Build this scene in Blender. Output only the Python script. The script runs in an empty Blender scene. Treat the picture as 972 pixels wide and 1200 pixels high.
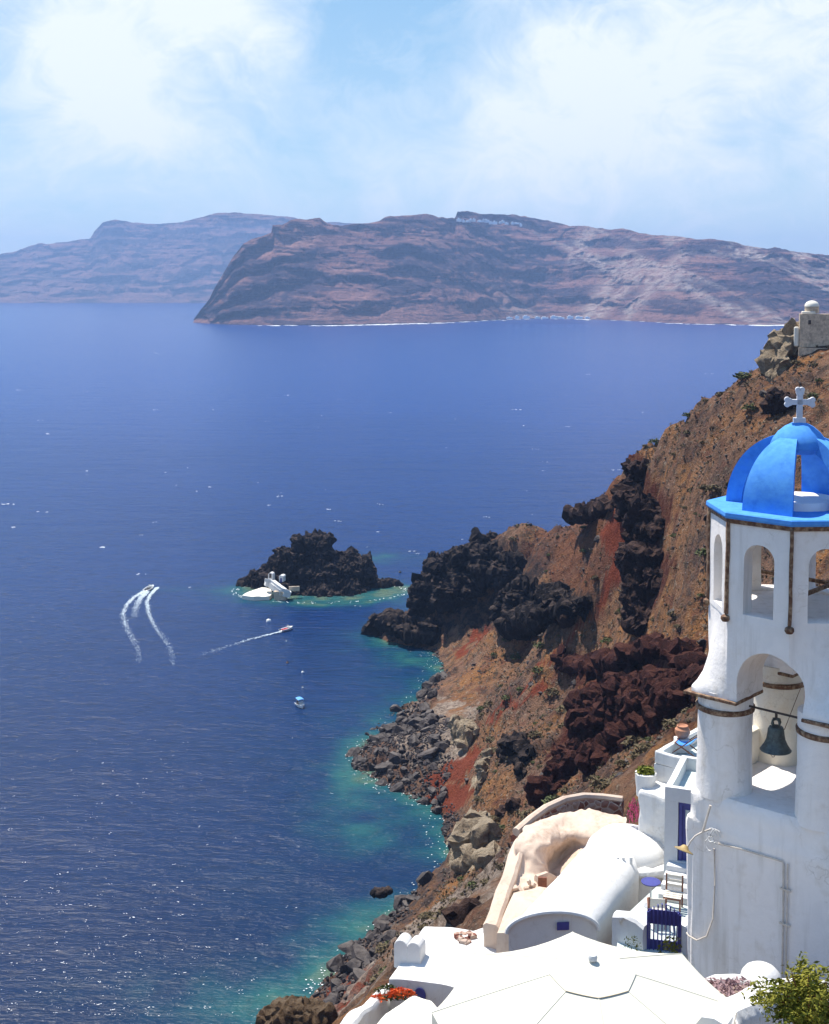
import bpy, bmesh, math, random
import numpy as np
from mathutils import Vector, Matrix
random.seed(7)
rng = np.random.default_rng(7)
R = math.radians
sc = bpy.context.scene
COL = sc.collection

# ------------------------------------------------------------------ camera
F, PX0, PY0, PITCH, H = 1500.0, 486.0, 440.4, R(4.0), 100.0
cp, sp = math.cos(PITCH), math.sin(PITCH)
cd = bpy.data.cameras.new('camera'); cam = bpy.data.objects.new('camera', cd); COL.objects.link(cam)
cd.sensor_fit = 'HORIZONTAL'; cd.sensor_width = 36.0; cd.lens = F / 972 * 36
cd.shift_y = -(600 - PY0) / 972
cd.clip_start = 0.1; cd.clip_end = 80000
cam.location = (0, 0, H); cam.rotation_euler = (math.pi / 2 - PITCH, 0, 0)
sc.camera = cam

def W(px, py, Y):
    dx, dy = (px - PX0) / F, (PY0 - py) / F
    t = Y / (cp + dy * sp)
    return Vector((dx * t, Y, H + t * (-sp + dy * cp)))
def WZ(px, py, z):
    dx, dy = (px - PX0) / F, (PY0 - py) / F
    t = (z - H) / (-sp + dy * cp)
    return Vector((dx * t, t * (cp + dy * sp), z))
def proj(P):
    """photograph coordinates of an (N,3) array of world points"""
    X, Y, Z = P[:, 0], P[:, 1], P[:, 2] - H
    dep = np.maximum(Y * cp - Z * sp, 0.1)
    return PX0 + F * X / dep, PY0 - F * (Y * sp + Z * cp) / dep

# ------------------------------------------------------------------ noise
def _hash(ix, iy, iz, seed):
    h = (ix.astype(np.int64) * 374761393 + iy.astype(np.int64) * 668265263 + iz.astype(np.int64) * 2147483647 + seed * 1274126177) & 0xFFFFFFFF
    h = ((h ^ (h >> 13)) * 1274126177) & 0xFFFFFFFF
    h = ((h ^ (h >> 15)) * 2246822519) & 0xFFFFFFFF
    return ((h ^ (h >> 16)) & 0xFFFFFF) / float(0xFFFFFF)
def vnoise(p, seed=0):
    i = np.floor(p); f = p - i; f = f * f * f * (f * (f * 6 - 15) + 10)
    i = i.astype(np.int64); x, y, z = i.T; fx, fy, fz = f.T
    def c(a, b, d): return _hash(x + a, y + b, z + d, seed)
    def l(a, b, t): return a + (b - a) * t
    r = l(l(l(c(0,0,0), c(1,0,0), fx), l(c(0,1,0), c(1,1,0), fx), fy),
          l(l(c(0,0,1), c(1,0,1), fx), l(c(0,1,1), c(1,1,1), fx), fy), fz)
    return r * 2 - 1
def fbm(p, octv=5, seed=0, gain=.5):
    s = np.zeros(len(p)); a = 1.0; q = p.copy()
    for k in range(octv):
        s += a * vnoise(q, seed + k * 17); q = q * 2.03 + 11.7; a *= gain
    return s
def ridged(p, octv=5, seed=0, gain=.5):
    s = np.zeros(len(p)); a = 1.0; q = p.copy(); w = 0
    for k in range(octv):
        s += a * (1 - 2 * np.abs(vnoise(q, seed + k * 17))); w += a; q = q * 2.07 + 5.3; a *= gain
    return s / w
def worley(p, seed=0, ids=False):
    i = np.floor(p).astype(np.int64); f1 = np.full(len(p), 9.0); f2 = f1.copy(); cid = f1.copy()
    for a in (-1, 0, 1):
        for b in (-1, 0, 1):
            for c in (-1, 0, 1):
                j = i + (a, b, c); x, y, z = j.T
                q = j + np.stack([_hash(x, y, z, seed), _hash(x, y, z, seed + 1), _hash(x, y, z, seed + 2)], 1)
                d = np.sqrt(((q - p) ** 2).sum(1))
                n = d < f1; cid = np.where(n, _hash(x, y, z, seed + 3), cid)
                f2 = np.where(n, f1, np.minimum(f2, d)); f1 = np.where(n, d, f1)
    return (f1, f2, cid) if ids else (f1, f2)
def smooth(a, b, x):
    t = np.clip((x - a) / (b - a), 0, 1); return t * t * (3 - 2 * t)
def inpoly(px, py, poly):
    c = np.zeros(len(px), bool); n = len(poly)
    for k in range(n):
        x1, y1 = poly[k]; x2, y2 = poly[(k + 1) % n]
        if y1 == y2: continue
        c ^= ((y1 > py) != (y2 > py)) & (px < (x2 - x1) * (py - y1) / (y2 - y1) + x1)
    return c
def ZP(ox, oy, s, pts): return [(ox + x / s, oy + y / s) for x, y in pts]

# ------------------------------------------------------------------ objects
def tag(o, label=None, cat=None, group=None, kind=None):
    if label: o['label'] = label
    if cat: o['category'] = cat
    if group: o['group'] = group
    if kind: o['kind'] = kind
    return o
def thing(name, label, cat, loc, rz=0, group=None):
    o = bpy.data.objects.new(name, None); COL.objects.link(o)
    o.empty_display_size = .2
    o.location = loc; o.rotation_euler = (0, 0, rz)
    o.matrix_basis  # keep
    return tag(o, label, cat, group)
def world_matrix(o):
    m = o.matrix_basis.copy()
    while o.parent: o = o.parent; m = o.matrix_basis @ m
    return m
def mesh_obj(name, verts, faces, mat, parent=None, smooth_=False, local=False):
    """links ONE mesh; verts are world points unless local (then they are in the parent's frame)"""
    if parent is not None and not local:
        mi = world_matrix(parent).inverted(); verts = [mi @ Vector(v) for v in verts]
    me = bpy.data.meshes.new(name)
    me.from_pydata([tuple(v) for v in verts], [], faces)
    if smooth_: me.shade_smooth()
    if mat: me.materials.append(mat)
    o = bpy.data.objects.new(name, me); COL.objects.link(o)
    if parent is not None: o.parent = parent
    return o
def recalc(o):
    bm = bmesh.new(); bm.from_mesh(o.data); bmesh.ops.recalc_face_normals(bm, faces=bm.faces); bm.to_mesh(o.data); bm.free(); return o
def np_mesh(name, V, Fq, mat, smooth_=True):
    me = bpy.data.meshes.new(name)
    me.vertices.add(len(V)); me.vertices.foreach_set('co', np.asarray(V, np.float32).ravel())
    n = len(Fq); k = Fq.shape[1]
    me.loops.add(n * k); me.loops.foreach_set('vertex_index', np.asarray(Fq, np.int32).ravel())
    me.polygons.add(n); me.polygons.foreach_set('loop_start', np.arange(0, n * k, k, dtype=np.int32))
    me.update(calc_edges=True); me.validate()
    if smooth_: me.shade_smooth()
    me.materials.append(mat)
    o = bpy.data.objects.new(name, me); COL.objects.link(o); return o
def color_attr(o, name, arr):
    a = o.data.color_attributes.new(name, 'FLOAT_COLOR', 'POINT')
    if arr.shape[1] == 3: arr = np.concatenate([arr, np.ones((len(arr), 1))], 1)
    a.data.foreach_set('color', arr.astype(np.float32).ravel())

class MB:
    def __init__(s): s.v = []; s.f = []
    def add(s, vs, fs):
        n = len(s.v); s.v += [Vector(v) for v in vs]; s.f += [tuple(i + n for i in f) for f in fs]; return s
    def box(s, c, size, rz=0, M=None):
        x, y, z = size[0] / 2, size[1] / 2, size[2] / 2
        m = M or Matrix.Rotation(rz, 3, 'Z')
        vs = [Vector(c) + m @ Vector(q) for q in [(-x,-y,-z),(x,-y,-z),(x,y,-z),(-x,y,-z),(-x,-y,z),(x,-y,z),(x,y,z),(-x,y,z)]]
        return s.add(vs, [(0,3,2,1),(4,5,6,7),(0,1,5,4),(1,2,6,5),(2,3,7,6),(3,0,4,7)])
    def bar(s, a, b, w, h=None):
        a, b = Vector(a), Vector(b); d = b - a; L = d.length
        q = d.to_track_quat('X', 'Z').to_matrix()
        return s.box((a + b) / 2, (L, w, h or w), M=q)
    def tube(s, pts, r, n=8, cap=True, radii=None):
        pts = [Vector(p) for p in pts]; vs = []; fs = []
        for i, p in enumerate(pts):
            d = (pts[min(i + 1, len(pts) - 1)] - pts[max(i - 1, 0)]).normalized()
            q = d.to_track_quat('Z', 'Y').to_matrix(); rr = radii[i] if radii else r
            for k in range(n):
                a = 2 * math.pi * k / n; vs.append(p + q @ Vector((math.cos(a) * rr, math.sin(a) * rr, 0)))
        for i in range(len(pts) - 1):
            for k in range(n):
                a, b = i * n + k, i * n + (k + 1) % n; fs.append((a, b, b + n, a + n))
        if cap: fs.append(tuple(range(n))[::-1]); fs.append(tuple((len(pts) - 1) * n + k for k in range(n)))
        return s.add(vs, fs)
    def lathe(s, c, prof, n=32, a0=0, closed=True):
        c = Vector(c); vs = []; fs = []
        for r, z in prof:
            for k in range(n):
                a = a0 + 2 * math.pi * k / n; vs.append(c + Vector((math.cos(a) * r, math.sin(a) * r, z)))
        for i in range(len(prof) - 1):
            for k in range(n):
                a, b = i * n + k, i * n + (k + 1) % n; fs.append((a, b, b + n, a + n))
        if closed: fs.append(tuple(range(n))[::-1]); fs.append(tuple((len(prof) - 1) * n + k for k in range(n)))
        return s.add(vs, fs)
    def prism(s, pts, z0, z1):
        n = len(pts); vs = [(x, y, z0) for x, y in pts] + [(x, y, z1) for x, y in pts]
        fs = [tuple(range(n))[::-1], tuple(range(n, 2 * n))] + [(k, (k + 1) % n, n + (k + 1) % n, n + k) for k in range(n)]
        return s.add(vs, fs)
    def rings(s, rings, cap=True):
        n = len(rings[0]); vs = [v for r in rings for v in r]; fs = []
        for i in range(len(rings) - 1):
            for k in range(n):
                a, b = i * n + k, i * n + (k + 1) % n; fs.append((a, b, b + n, a + n))
        if cap: fs.append(tuple(range(n))[::-1]); fs.append(tuple((len(rings) - 1) * n + k for k in range(n)))
        return s.add(vs, fs)
    def build(s, name, mat, parent=None, smooth_=False, local=False, bevel=0, seg=2, rough=0, fix=True):
        o = mesh_obj(name, s.v, s.f, mat, parent, False, local)
        if fix: recalc(o)
        if bevel:
            m = o.modifiers.new('bevel', 'BEVEL'); m.width = bevel; m.segments = seg; m.limit_method = 'ANGLE'; m.angle_limit = R(40)
            bake(o)
        if smooth_: smooth_by_angle(o, 35)
        return o
def bake(o):
    dg = bpy.context.evaluated_depsgraph_get()
    me = bpy.data.meshes.new_from_object(o.evaluated_get(dg), depsgraph=dg)
    old = o.data; o.modifiers.clear(); o.data = me; bpy.data.meshes.remove(old); me.name = o.name
    return o
def smooth_by_angle(o, ang):
    me = o.data; me.shade_smooth()
    bm = bmesh.new(); bm.from_mesh(me)
    for e in bm.edges:
        if len(e.link_faces) == 2: e.smooth = e.calc_face_angle(0) < R(ang)
    bm.to_mesh(me); bm.free()
def cut(o, cutters):
    for c in cutters:
        m = o.modifiers.new('b', 'BOOLEAN'); m.operation = 'DIFFERENCE'; m.solver = 'EXACT'; m.object = c
    bpy.context.view_layer.update(); bake(o)
    for c in cutters:
        me = c.data; bpy.data.objects.remove(c); bpy.data.meshes.remove(me)
    return o
def plaster_wobble(o, amp, freq, cutlen=.25):
    """uneven hand-laid plaster: subdivide long edges and push vertices about"""
    bm = bmesh.new(); bm.from_mesh(o.data)
    bmesh.ops.triangulate(bm, faces=bm.faces)
    for _ in range(7):
        es = [e for e in bm.edges if e.calc_length() > cutlen]
        if not es or len(bm.verts) > 40000: break
        bmesh.ops.subdivide_edges(bm, edges=es, cuts=1, use_grid_fill=False)
        bmesh.ops.triangulate(bm, faces=[f for f in bm.faces if len(f.verts) > 3])
    P = np.array([v.co for v in bm.verts]); 
    d = np.stack([fbm(P * freq + 9.1 * k, 3, 31 + k) for k in range(3)], 1) * amp
    for v, q in zip(bm.verts, d): v.co += Vector(q)
    bm.to_mesh(o.data); bm.free(); smooth_by_angle(o, 38); return o

# ------------------------------------------------------------------ materials
def new_mat(name):
    m = bpy.data.materials.new(name); m.use_nodes = True; nt = m.node_tree
    return m, nt, nt.nodes['Principled BSDF']
def nd(nt, t, **kw):
    n = nt.nodes.new(t)
    for k, v in kw.items():
        if k in n.inputs: n.inputs[k].default_value = v
        else: setattr(n, k, v)
    return n
def ramp(nt, fac, stops, interp='LINEAR'):
    r = nt.nodes.new('ShaderNodeValToRGB'); r.color_ramp.interpolation = interp
    el = r.color_ramp.elements
    el[0].position, el[0].color = stops[0][0], (*stops[0][1], 1)
    el[1].position, el[1].color = stops[-1][0], (*stops[-1][1], 1)
    for p, c in stops[1:-1]:
        e = el.new(p); e.color = (*c, 1)
    nt.links.new(fac, r.inputs[0]); return r.outputs[0]
def mixc(nt, fac, a, b, mode='MIX'):
    m = nt.nodes.new('ShaderNodeMix'); m.data_type = 'RGBA'; m.blend_type = mode
    if isinstance(fac, float): m.inputs[0].default_value = fac
    else: nt.links.new(fac, m.inputs[0])
    for s, v in ((6, a), (7, b)):
        if isinstance(v, tuple): m.inputs[s].default_value = (*v, 1)
        else: nt.links.new(v, m.inputs[s])
    return m.outputs[2]
def math_(nt, op, a, b=None, clamp=False):
    m = nt.nodes.new('ShaderNodeMath'); m.operation = op; m.use_clamp = clamp
    for s, v in ((0, a), (1, b)):
        if v is None: continue
        if isinstance(v, (int, float)): m.inputs[s].default_value = v
        else: nt.links.new(v, m.inputs[s])
    return m.outputs[0]
def noise(nt, scale, detail=4, rough=.55, vec=None, dist=0.0):
    n = nd(nt, 'ShaderNodeTexNoise', Scale=scale, Detail=detail, Roughness=rough, Distortion=dist)
    if vec is not None: nt.links.new(vec, n.inputs['Vector'])
    return n.outputs['Fac']
def objpos(nt, world=True):
    if world: return nt.nodes.new('ShaderNodeNewGeometry').outputs['Position']
    return nt.nodes.new('ShaderNodeTexCoord').outputs['Object']
def bump(nt, bsdf, height, strength, dist=.05):
    b = nd(nt, 'ShaderNodeBump', Strength=strength, Distance=dist); nt.links.new(height, b.inputs['Height'])
    nt.links.new(b.outputs[0], bsdf.inputs['Normal'])
def simple(name, col, rough=.6, var=.15, scale=8.0, bmp=.0, bdist=.02, metal=0.0, world=True, spec=.5, col2=None, thr=(.45, .65)):
    m, nt, b = new_mat(name)
    pos = objpos(nt, world); n = noise(nt, scale, 5, .6, pos)
    lo = tuple(c * (1 - var) for c in col); hi = tuple(min(c * (1 + var), .95) for c in col)
    c = ramp(nt, n, [(.3, lo), (.7, hi)])
    if col2:
        n2 = noise(nt, scale * 1.7, 6, .65, pos); msk = ramp(nt, n2, [(thr[0], (0,0,0)), (thr[1], (1,1,1))]); c = mixc(nt, msk, c, col2)
    nt.links.new(c, b.inputs['Base Color'])
    b.inputs['Roughness'].default_value = rough; b.inputs['Metallic'].default_value = metal
    b.inputs['Specular IOR Level'].default_value = spec
    if bmp: bump(nt, b, noise(nt, scale * 3, 5, .6, pos), bmp, bdist)
    return m

M = {}
def whitewash(name, col=(.70, .695, .68), stain=(.48, .43, .36), amount=.54, streak=.3):
    m, nt, b = new_mat(name); pos = objpos(nt)
    n1 = noise(nt, .9, 6, .65, pos); n2 = noise(nt, 5.5, 5, .6, pos); n3 = noise(nt, 26, 4, .6, pos)
    c = ramp(nt, n2, [(.3, tuple(x * .95 for x in col)), (.7, col)])
    mk = math_(nt, 'MULTIPLY', n1, n2); mk = ramp(nt, mk, [(amount * .52, (0,0,0)), (amount * .9, (1,1,1))])
    c = mixc(nt, math_(nt, 'MULTIPLY', mk, .55), c, stain)
    # rain streaks, brush coats of different age and hairline cracks
    sm = nd(nt, 'ShaderNodeMapping'); sm.inputs['Scale'].default_value = (5.5, 5.5, .45); nt.links.new(pos, sm.inputs[0])
    ns = noise(nt, 1.0, 6, .62, sm.outputs[0]); n0 = noise(nt, .35, 3, .5, pos)
    sk = math_(nt, 'MULTIPLY', ramp(nt, ns, [(.52, (0,0,0)), (.72, (1,1,1))]), ramp(nt, n0, [(.40, (0,0,0)), (.62, (1,1,1))]))
    c = mixc(nt, math_(nt, 'MULTIPLY', sk, streak), c, tuple(x * .72 for x in stain))
    nk = noise(nt, 1.3, 2, .5, pos, 1.2)
    c = mixc(nt, ramp(nt, nk, [(.47, (0,0,0)), (.475, (.16,.16,.16)), (.53, (.16,.16,.16)), (.535, (0,0,0))]), c, tuple(x * .86 for x in col))
    cv = nd(nt, 'ShaderNodeTexVoronoi', Scale=1.1, feature='DISTANCE_TO_EDGE'); 
    wp = nd(nt, 'ShaderNodeVectorMath', operation='ADD'); nz = nd(nt, 'ShaderNodeTexNoise', Scale=2.6, Detail=5); nt.links.new(pos, nz.inputs['Vector']); nt.links.new(pos, wp.inputs[0]); nt.links.new(nz.outputs['Color'], wp.inputs[1]); nt.links.new(wp.outputs[0], cv.inputs['Vector'])
    ck = math_(nt, 'MULTIPLY', ramp(nt, cv.outputs['Distance'], [(.0, (1,1,1)), (.014, (0,0,0))]), ramp(nt, n1, [(.48, (0,0,0)), (.6, (.4,.4,.4))]))
    c = mixc(nt, ck, c, tuple(x * .6 for x in stain))
    nt.links.new(c, b.inputs['Base Color']); b.inputs['Roughness'].default_value = .85; b.inputs['Specular IOR Level'].default_value = .2
    bump(nt, b, math_(nt, 'ADD', n2, math_(nt, 'MULTIPLY', n3, .4)), .35, .03)
    return m
M['white'] = whitewash('whitewash')
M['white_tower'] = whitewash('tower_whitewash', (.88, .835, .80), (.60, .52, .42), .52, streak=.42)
M['tower_inner'] = whitewash('tower_inner_plaster', (.80, .735, .62), (.60, .46, .30), .52)  # warm bounce light painted into the inner whitewash colour
M['cream'] = whitewash('cream_plaster', (.80, .76, .66), (.7, .55, .4), .5)
M['pink'] = whitewash('pink_plaster', (.62, .49, .39), (.36, .23, .16), .44)
M['blue_paint'] = simple('blue_paint', (.075, .27, .72), .85, .14, 5, .2, .01, spec=.08, col2=(.10,.33,.76), thr=(.40,.62))
M['rust'] = simple('rusty_trim', (.12, .055, .03), .8, .4, 9, .4, .01, col2=(.35, .24, .15))
M['iron'] = simple('dark_iron', (.05, .035, .03), .6, .3, 12, .2, .005)
M['bronze'] = simple('bell_bronze', (.075, .085, .082), .45, .35, 10, .25, .005, metal=.35, col2=(.11, .135, .125))
M['navy'] = simple('navy_paint', (.055, .06, .25), .5, .15, 8)
M['glass'] = simple('curtained_glass', (.45, .5, .5), .15, .15, 12)
M['wood'] = simple('brown_wood', (.20, .07, .035), .55, .3, 14)
M['canvas'] = simple('cream_canvas', (.72, .66, .55), .9, .08, 20)
M['terracotta'] = simple('terracotta', (.45, .20, .11), .8, .2, 9, .2, .01)
M['pale_floor'] = simple('terrace_floor', (.52, .58, .55), .85, .12, 3)
M['parasol'] = simple('parasol_canvas', (.61, .59, .50), .9, .05, 2.5)
M['seam'] = simple('parasol_seam', (.62, .50, .34), .9, .1, 6)
M['steel'] = simple('pale_cable', (.62, .55, .47), .6, .15, 10)
M['brass'] = simple('old_brass', (.42, .30, .13), .45, .25, 12, metal=.3)
M['grey_metal'] = simple('grey_metal', (.5, .5, .5), .4, .1, 10, metal=.5)

def rock_mat(name, dark, mid, light, scale=.35, lt=(.62, .78), bmp=.9, bd=.6):
    m, nt, b = new_mat(name); pos = objpos(nt)
    n = noise(nt, scale, 8, .65, pos); n2 = noise(nt, scale * 6, 6, .65, pos)
    mx = math_(nt, 'ADD', math_(nt, 'MULTIPLY', n, .55), math_(nt, 'MULTIPLY', n2, .45))
    c = ramp(nt, mx, [(.32, dark), (.55, mid), (lt[0], mid), (lt[1], light)])
    g = nt.nodes.new('ShaderNodeNewGeometry'); sx = nt.nodes.new('ShaderNodeSeparateXYZ'); nt.links.new(g.outputs['Normal'], sx.inputs[0])
    lit_top = math_(nt, 'MULTIPLY', ramp(nt, sx.outputs[2], [(.55, (0,0,0)), (.9, (1,1,1))]), ramp(nt, n, [(.38, (0,0,0)), (.6, (.75,.75,.75))]))  # sunlit look painted in: upward faces take the light soil tone
    c = mixc(nt, lit_top, c, tuple(min(.9, x * .75) for x in light))
    nt.links.new(c, b.inputs['Base Color']); b.inputs['Roughness'].default_value = .9; b.inputs['Specular IOR Level'].default_value = .15
    n3 = noise(nt, scale * 2.2, 9, .7, pos, .5)
    bump(nt, b, math_(nt, 'ADD', math_(nt, 'MULTIPLY', math_(nt, 'ABSOLUTE', math_(nt, 'SUBTRACT', n3, .5)), 3.0), math_(nt, 'MULTIPLY', n2, .9)), bmp, bd)
    return m
M['lava'] = rock_mat('black_lava', (.008, .007, .008), (.026, .020, .020), (.15, .105, .085), .4)
M['brownlava'] = rock_mat('brown_lava', (.012, .008, .008), (.048, .026, .022), (.17, .10, .075), .45)
M['redrock'] = rock_mat('red_cinder_rock', (.014, .006, .005), (.062, .018, .013), (.17, .065, .042), .5)
M['creamrock'] = rock_mat('pale_tuff', (.15, .105, .07), (.42, .325, .22), (.62, .51, .37), .5)
M['knoll'] = rock_mat('brown_knoll', (.05, .034, .02), (.19, .115, .06), (.36, .27, .18), .9)
M['boulder'] = rock_mat('shore_boulder', (.02, .017, .018), (.06, .05, .05), (.22, .19, .17), .5, (.58, .75), .6, .25)

# ------------------------------------------------------------------ terrain
shore = [(500,758),(516,772),(520,790),(500,812),(470,840),(440,868),(426,888),(440,910),(470,925),(500,938),(522,958),(524,990),(530,1025),
         (505,1040),(455,1080),(420,1110),(385,1145),(372,1160)]
ctrl = []
for x, y in shore: p = WZ(x, y, 0); ctrl.append((p.x, p.y, 0.2))
def c(px, py, Y): p = W(px, py, Y); ctrl.append(tuple(p))
# headland ridge, then its slope to the water
for a in [(945,412,212),(915,432,209),(890,462,206),(845,480,214),(800,502,224),(765,515,236),(738,530,250)]: c(*a)
for a in [(724,568,300),(690,592,312),(640,632,325),(605,637,345),(570,632,362),(535,650,372)]: c(*a)
for a in [(500,735,352),(580,748,335),(545,765,333),(600,700,342),(650,665,332),(690,640,312),(700,700,288),(640,745,300),(640,785,288),(600,825,270),(560,800,295),(540,850,265),
          (545,890,246),(570,880,240),(600,880,226),(585,920,222),(700,770,262),(680,805,238)]: c(*a)
# nearer shoulder
for a in [(775,560,232),(752,600,238),(752,650,232),(750,700,222),(748,742,212),(820,560,200),(800,640,196),(800,700,186),(830,760,176),(780,745,196),(720,785,214),(760,790,192),(690,835,206),
          (800,850,150),(740,880,160),(690,915,172),(640,935,184),(600,950,196),(565,935,208),(560,1000,190),(545,1040,178),(600,1000,165),(640,980,150),(540,1070,160),(500,1105,160),(460,1120,160),(430,1150,160),(480,1150,132),(560,1080,125),(620,1030,115)]: c(*a)
# hidden and unseen ground
for a in [(890,492,226),(845,512,232),(800,532,242),(765,548,254),(738,568,268),(915,470,226)]: c(*a)
for q in [(30,262,28),(33,242,36),(29,226,28),(0,0,86),(12,14,86.0),(-6,20,82),(12,30,80.5),(4,38,77.5),(14,40,80.5),(22,30,84),(22,45,81),(14,50,77.5),(4,50,73),(-4,44,72),(-3,60,63),(8,64,68),(20,70,74),(-14,30,68),(-25,20,62),(-25,60,38),(-14,90,38),(-10,120,24),(-22,110,20),(-30,128,0),(-45,80,0),(-58,30,0),(-60,-20,0),
          (45,60,90),(50,100,84),(40,120,72),(30,100,70),(80,60,98),(100,120,97),(80,160,92),(76,205,89),(120,200,92),(140,60,99),(60,-20,96),(0,-30,95),
          (95,250,58),(75,262,48),(80,310,30),(60,345,18),(45,380,0),(70,350,0),(110,310,0),(150,260,20),(160,200,70),(25,395,0),(5,392,0),(-6,372,0),(-10,365,0),
          (-40,180,-13),(-30,215,-9),(-38,260,-12),(-30,300,-10),(-30,340,-9),(-60,150,-14),(-95,60,-18),(-100,250,-30),(-100,350,-30),(10,420,-10),(60,420,-12),(120,370,-14),(-10,400,-10),(-120,150,-35),(60,460,-25),(170,330,-14)]: ctrl.append(q)
CT = np.array(ctrl, float)
cc = 5.0
def kern(a, b): return np.sqrt(((a[:, None, :2] - b[None, :, :2]) ** 2).sum(2) + cc * cc)
A = kern(CT, CT) + np.eye(len(CT)) * -.35
Pm = np.concatenate([np.ones((len(CT), 1)), CT[:, :2]], 1)
A = np.block([[A, Pm], [Pm.T, np.zeros((3, 3))]])
wts = np.linalg.solve(A, np.concatenate([CT[:, 2], np.zeros(3)]))
def height(xy):
    out = np.empty(len(xy))
    for k in range(0, len(xy), 40000):
        q = xy[k:k + 40000]; out[k:k + 40000] = kern(q, CT) @ wts[:-3] + wts[-3] + q @ wts[-2:]
    return out
def spaced(segs):
    r = []
    for a, b, s in segs: r += list(np.arange(a, b, s))
    return np.array(r + [segs[-1][1]])
xs = spaced([(-60, -24, 2.5), (-24, 62, .5), (62, 90, 1.2), (90, 180, 4)])
ys = spaced([(-20, 36, 2), (36, 120, .9), (120, 290, .55), (290, 385, .75), (385, 430, 2.5)])
GX, GY = np.meshgrid(xs, ys); nx, ny = len(xs), len(ys)
xy = np.stack([GX.ravel(), GY.ravel()], 1)
z = height(xy)
P3 = np.concatenate([xy, z[:, None]], 1)
# ledges and gullies
far = smooth(60, 110, xy[:, 1])
n1 = fbm(P3 / 16, 5, 3); n2 = ridged(P3 / 6.0, 5, 9); n3 = fbm(P3 / 1.6, 3, 21)
px, py = proj(P3)
jx = px + 5 * vnoise(P3 / 3.1, 41) + 2.5 * vnoise(P3 / .9, 42); jy = py + 5 * vnoise(P3 / 3.1, 43) + 2.5 * vnoise(P3 / .9, 44)
def mask(*polys):
    m = np.zeros(len(px))
    for p in polys: m = np.maximum(m, inpoly(jx, jy, p).astype(float))
    return m
z8 = lambda p: ZP(480, 560, 2.7, p)
z6 = lambda p: ZP(400, 780, 4.05, p)
red = mask(z8([(600,190),(640,130),(672,100),(692,200),(682,300),(660,335),(632,385),(602,425),(575,465),(512,525),(445,590),(395,640),(255,785),(250,770),(380,650),(470,545),(556,462),(590,410),(608,372),(640,310),(618,250)]),
           z8([(145,560),(190,520),(250,480),(262,492),(200,540),(150,580)]),
           z6([(690,340),(698,372),(640,450),(612,545),(520,562),(430,592),(380,555),(440,508),(560,428)]), z6([(600,575),(635,620),(600,665),(530,630)]),
           z6([(965,85),(890,145),(820,200),(715,285),(745,272),(830,212),(975,115)]),
           [(380,1160),(420,1120),(440,1135),(415,1165),(400,1190)], z6([(380,640),(560,560),(590,680),(500,720),(380,690)]))
redrock = mask(z8([(530,640),(880,640),(900,740),(800,800),(700,800),(600,850),(540,845),(480,885),(425,925),(425,880),(500,790),(540,740),(520,690)]),
               z8([(455,555),(500,570),(560,600),(640,600),(720,560),(735,500),(905,545),(920,590),(860,640),(480,640)]), [(735,530),(748,520),(762,560),(795,610),(775,640),(792,660),(770,700),(745,748),(735,690)],
               [(790,870),(815,860),(815,900),(760,900)])
lava = mask(z8([(50,230),(120,180),(300,180),(330,240),(460,310),(380,340),(300,420),(280,510),(130,480),(60,520),(-20,500),(-20,380)]),
            z8([(290,400),(450,380),(560,370),(620,370),(590,440),(480,480),(280,510)]))
cream = mask(z6([(560,240),(580,420),(515,400),(540,280)]), z6([(610,560),(640,540),(690,440),(700,470),(650,610),(625,620)]), z6([(500,880),(560,780),(625,700),(650,820),(720,830),(650,920),(600,1000),(520,940)]),
             [(893,440),(905,395),(935,398),(930,425),(900,445)])
redtop = mask(z8([(440,150),(600,50),(668,0),(672,110),(590,230),(640,300),(560,400),(420,330),(330,230)]))
rubble = mask([(435,738),(500,740),(525,790),(500,830),(540,860),(520,930),(540,960),(535,1030),(470,1090),(420,1160),(370,1180),(380,1130),(440,1070),(510,1030),(505,960),(430,925),(410,885),(470,820),(510,785)])
cliffy = np.clip(lava + redrock + cream * .8, 0, 1)
amp = (.35 + .5 * smooth(.35, 1, cliffy)) * far + .12
dz = n1 * 1.3 * far + n2 * amp * 1.5 + n3 * .25 * far
# dz fades on the shore so the coastline stays put
dz *= .25 + .75 * smooth(.5, 7, z)
gul = ridged(np.stack([(P3[:, 0] * .35 + P3[:, 1]) / 13, P3[:, 0] / 60, P3[:, 2] / 60], 1), 4, 55)
dz += (gul - .3) * 2.2 * far * smooth(2, 12, z)
b1, b2, bid = worley(P3 / 3.4, 71, True); e1, e2, eid = worley(P3 / 1.3, 73, True)
rocky = smooth(-.05, .4, fbm(P3 / 9, 4, 57)) * far
dz += rocky * ((bid - .5) * 1.5 + (eid - .5) * .8)
P3[:, 2] += dz
w1, w2 = worley(P3 / 2.6, 5)
P3[:, 2] += cliffy * far * ((w2 - w1) * 1.6 - .5) + rubble * ((.5 - w1) * .7)
idx = np.arange(nx * ny).reshape(ny, nx)
FQ = np.stack([idx[:-1, :-1], idx[:-1, 1:], idx[1:, 1:], idx[1:, :-1]], 2).reshape(-1, 4)

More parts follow.
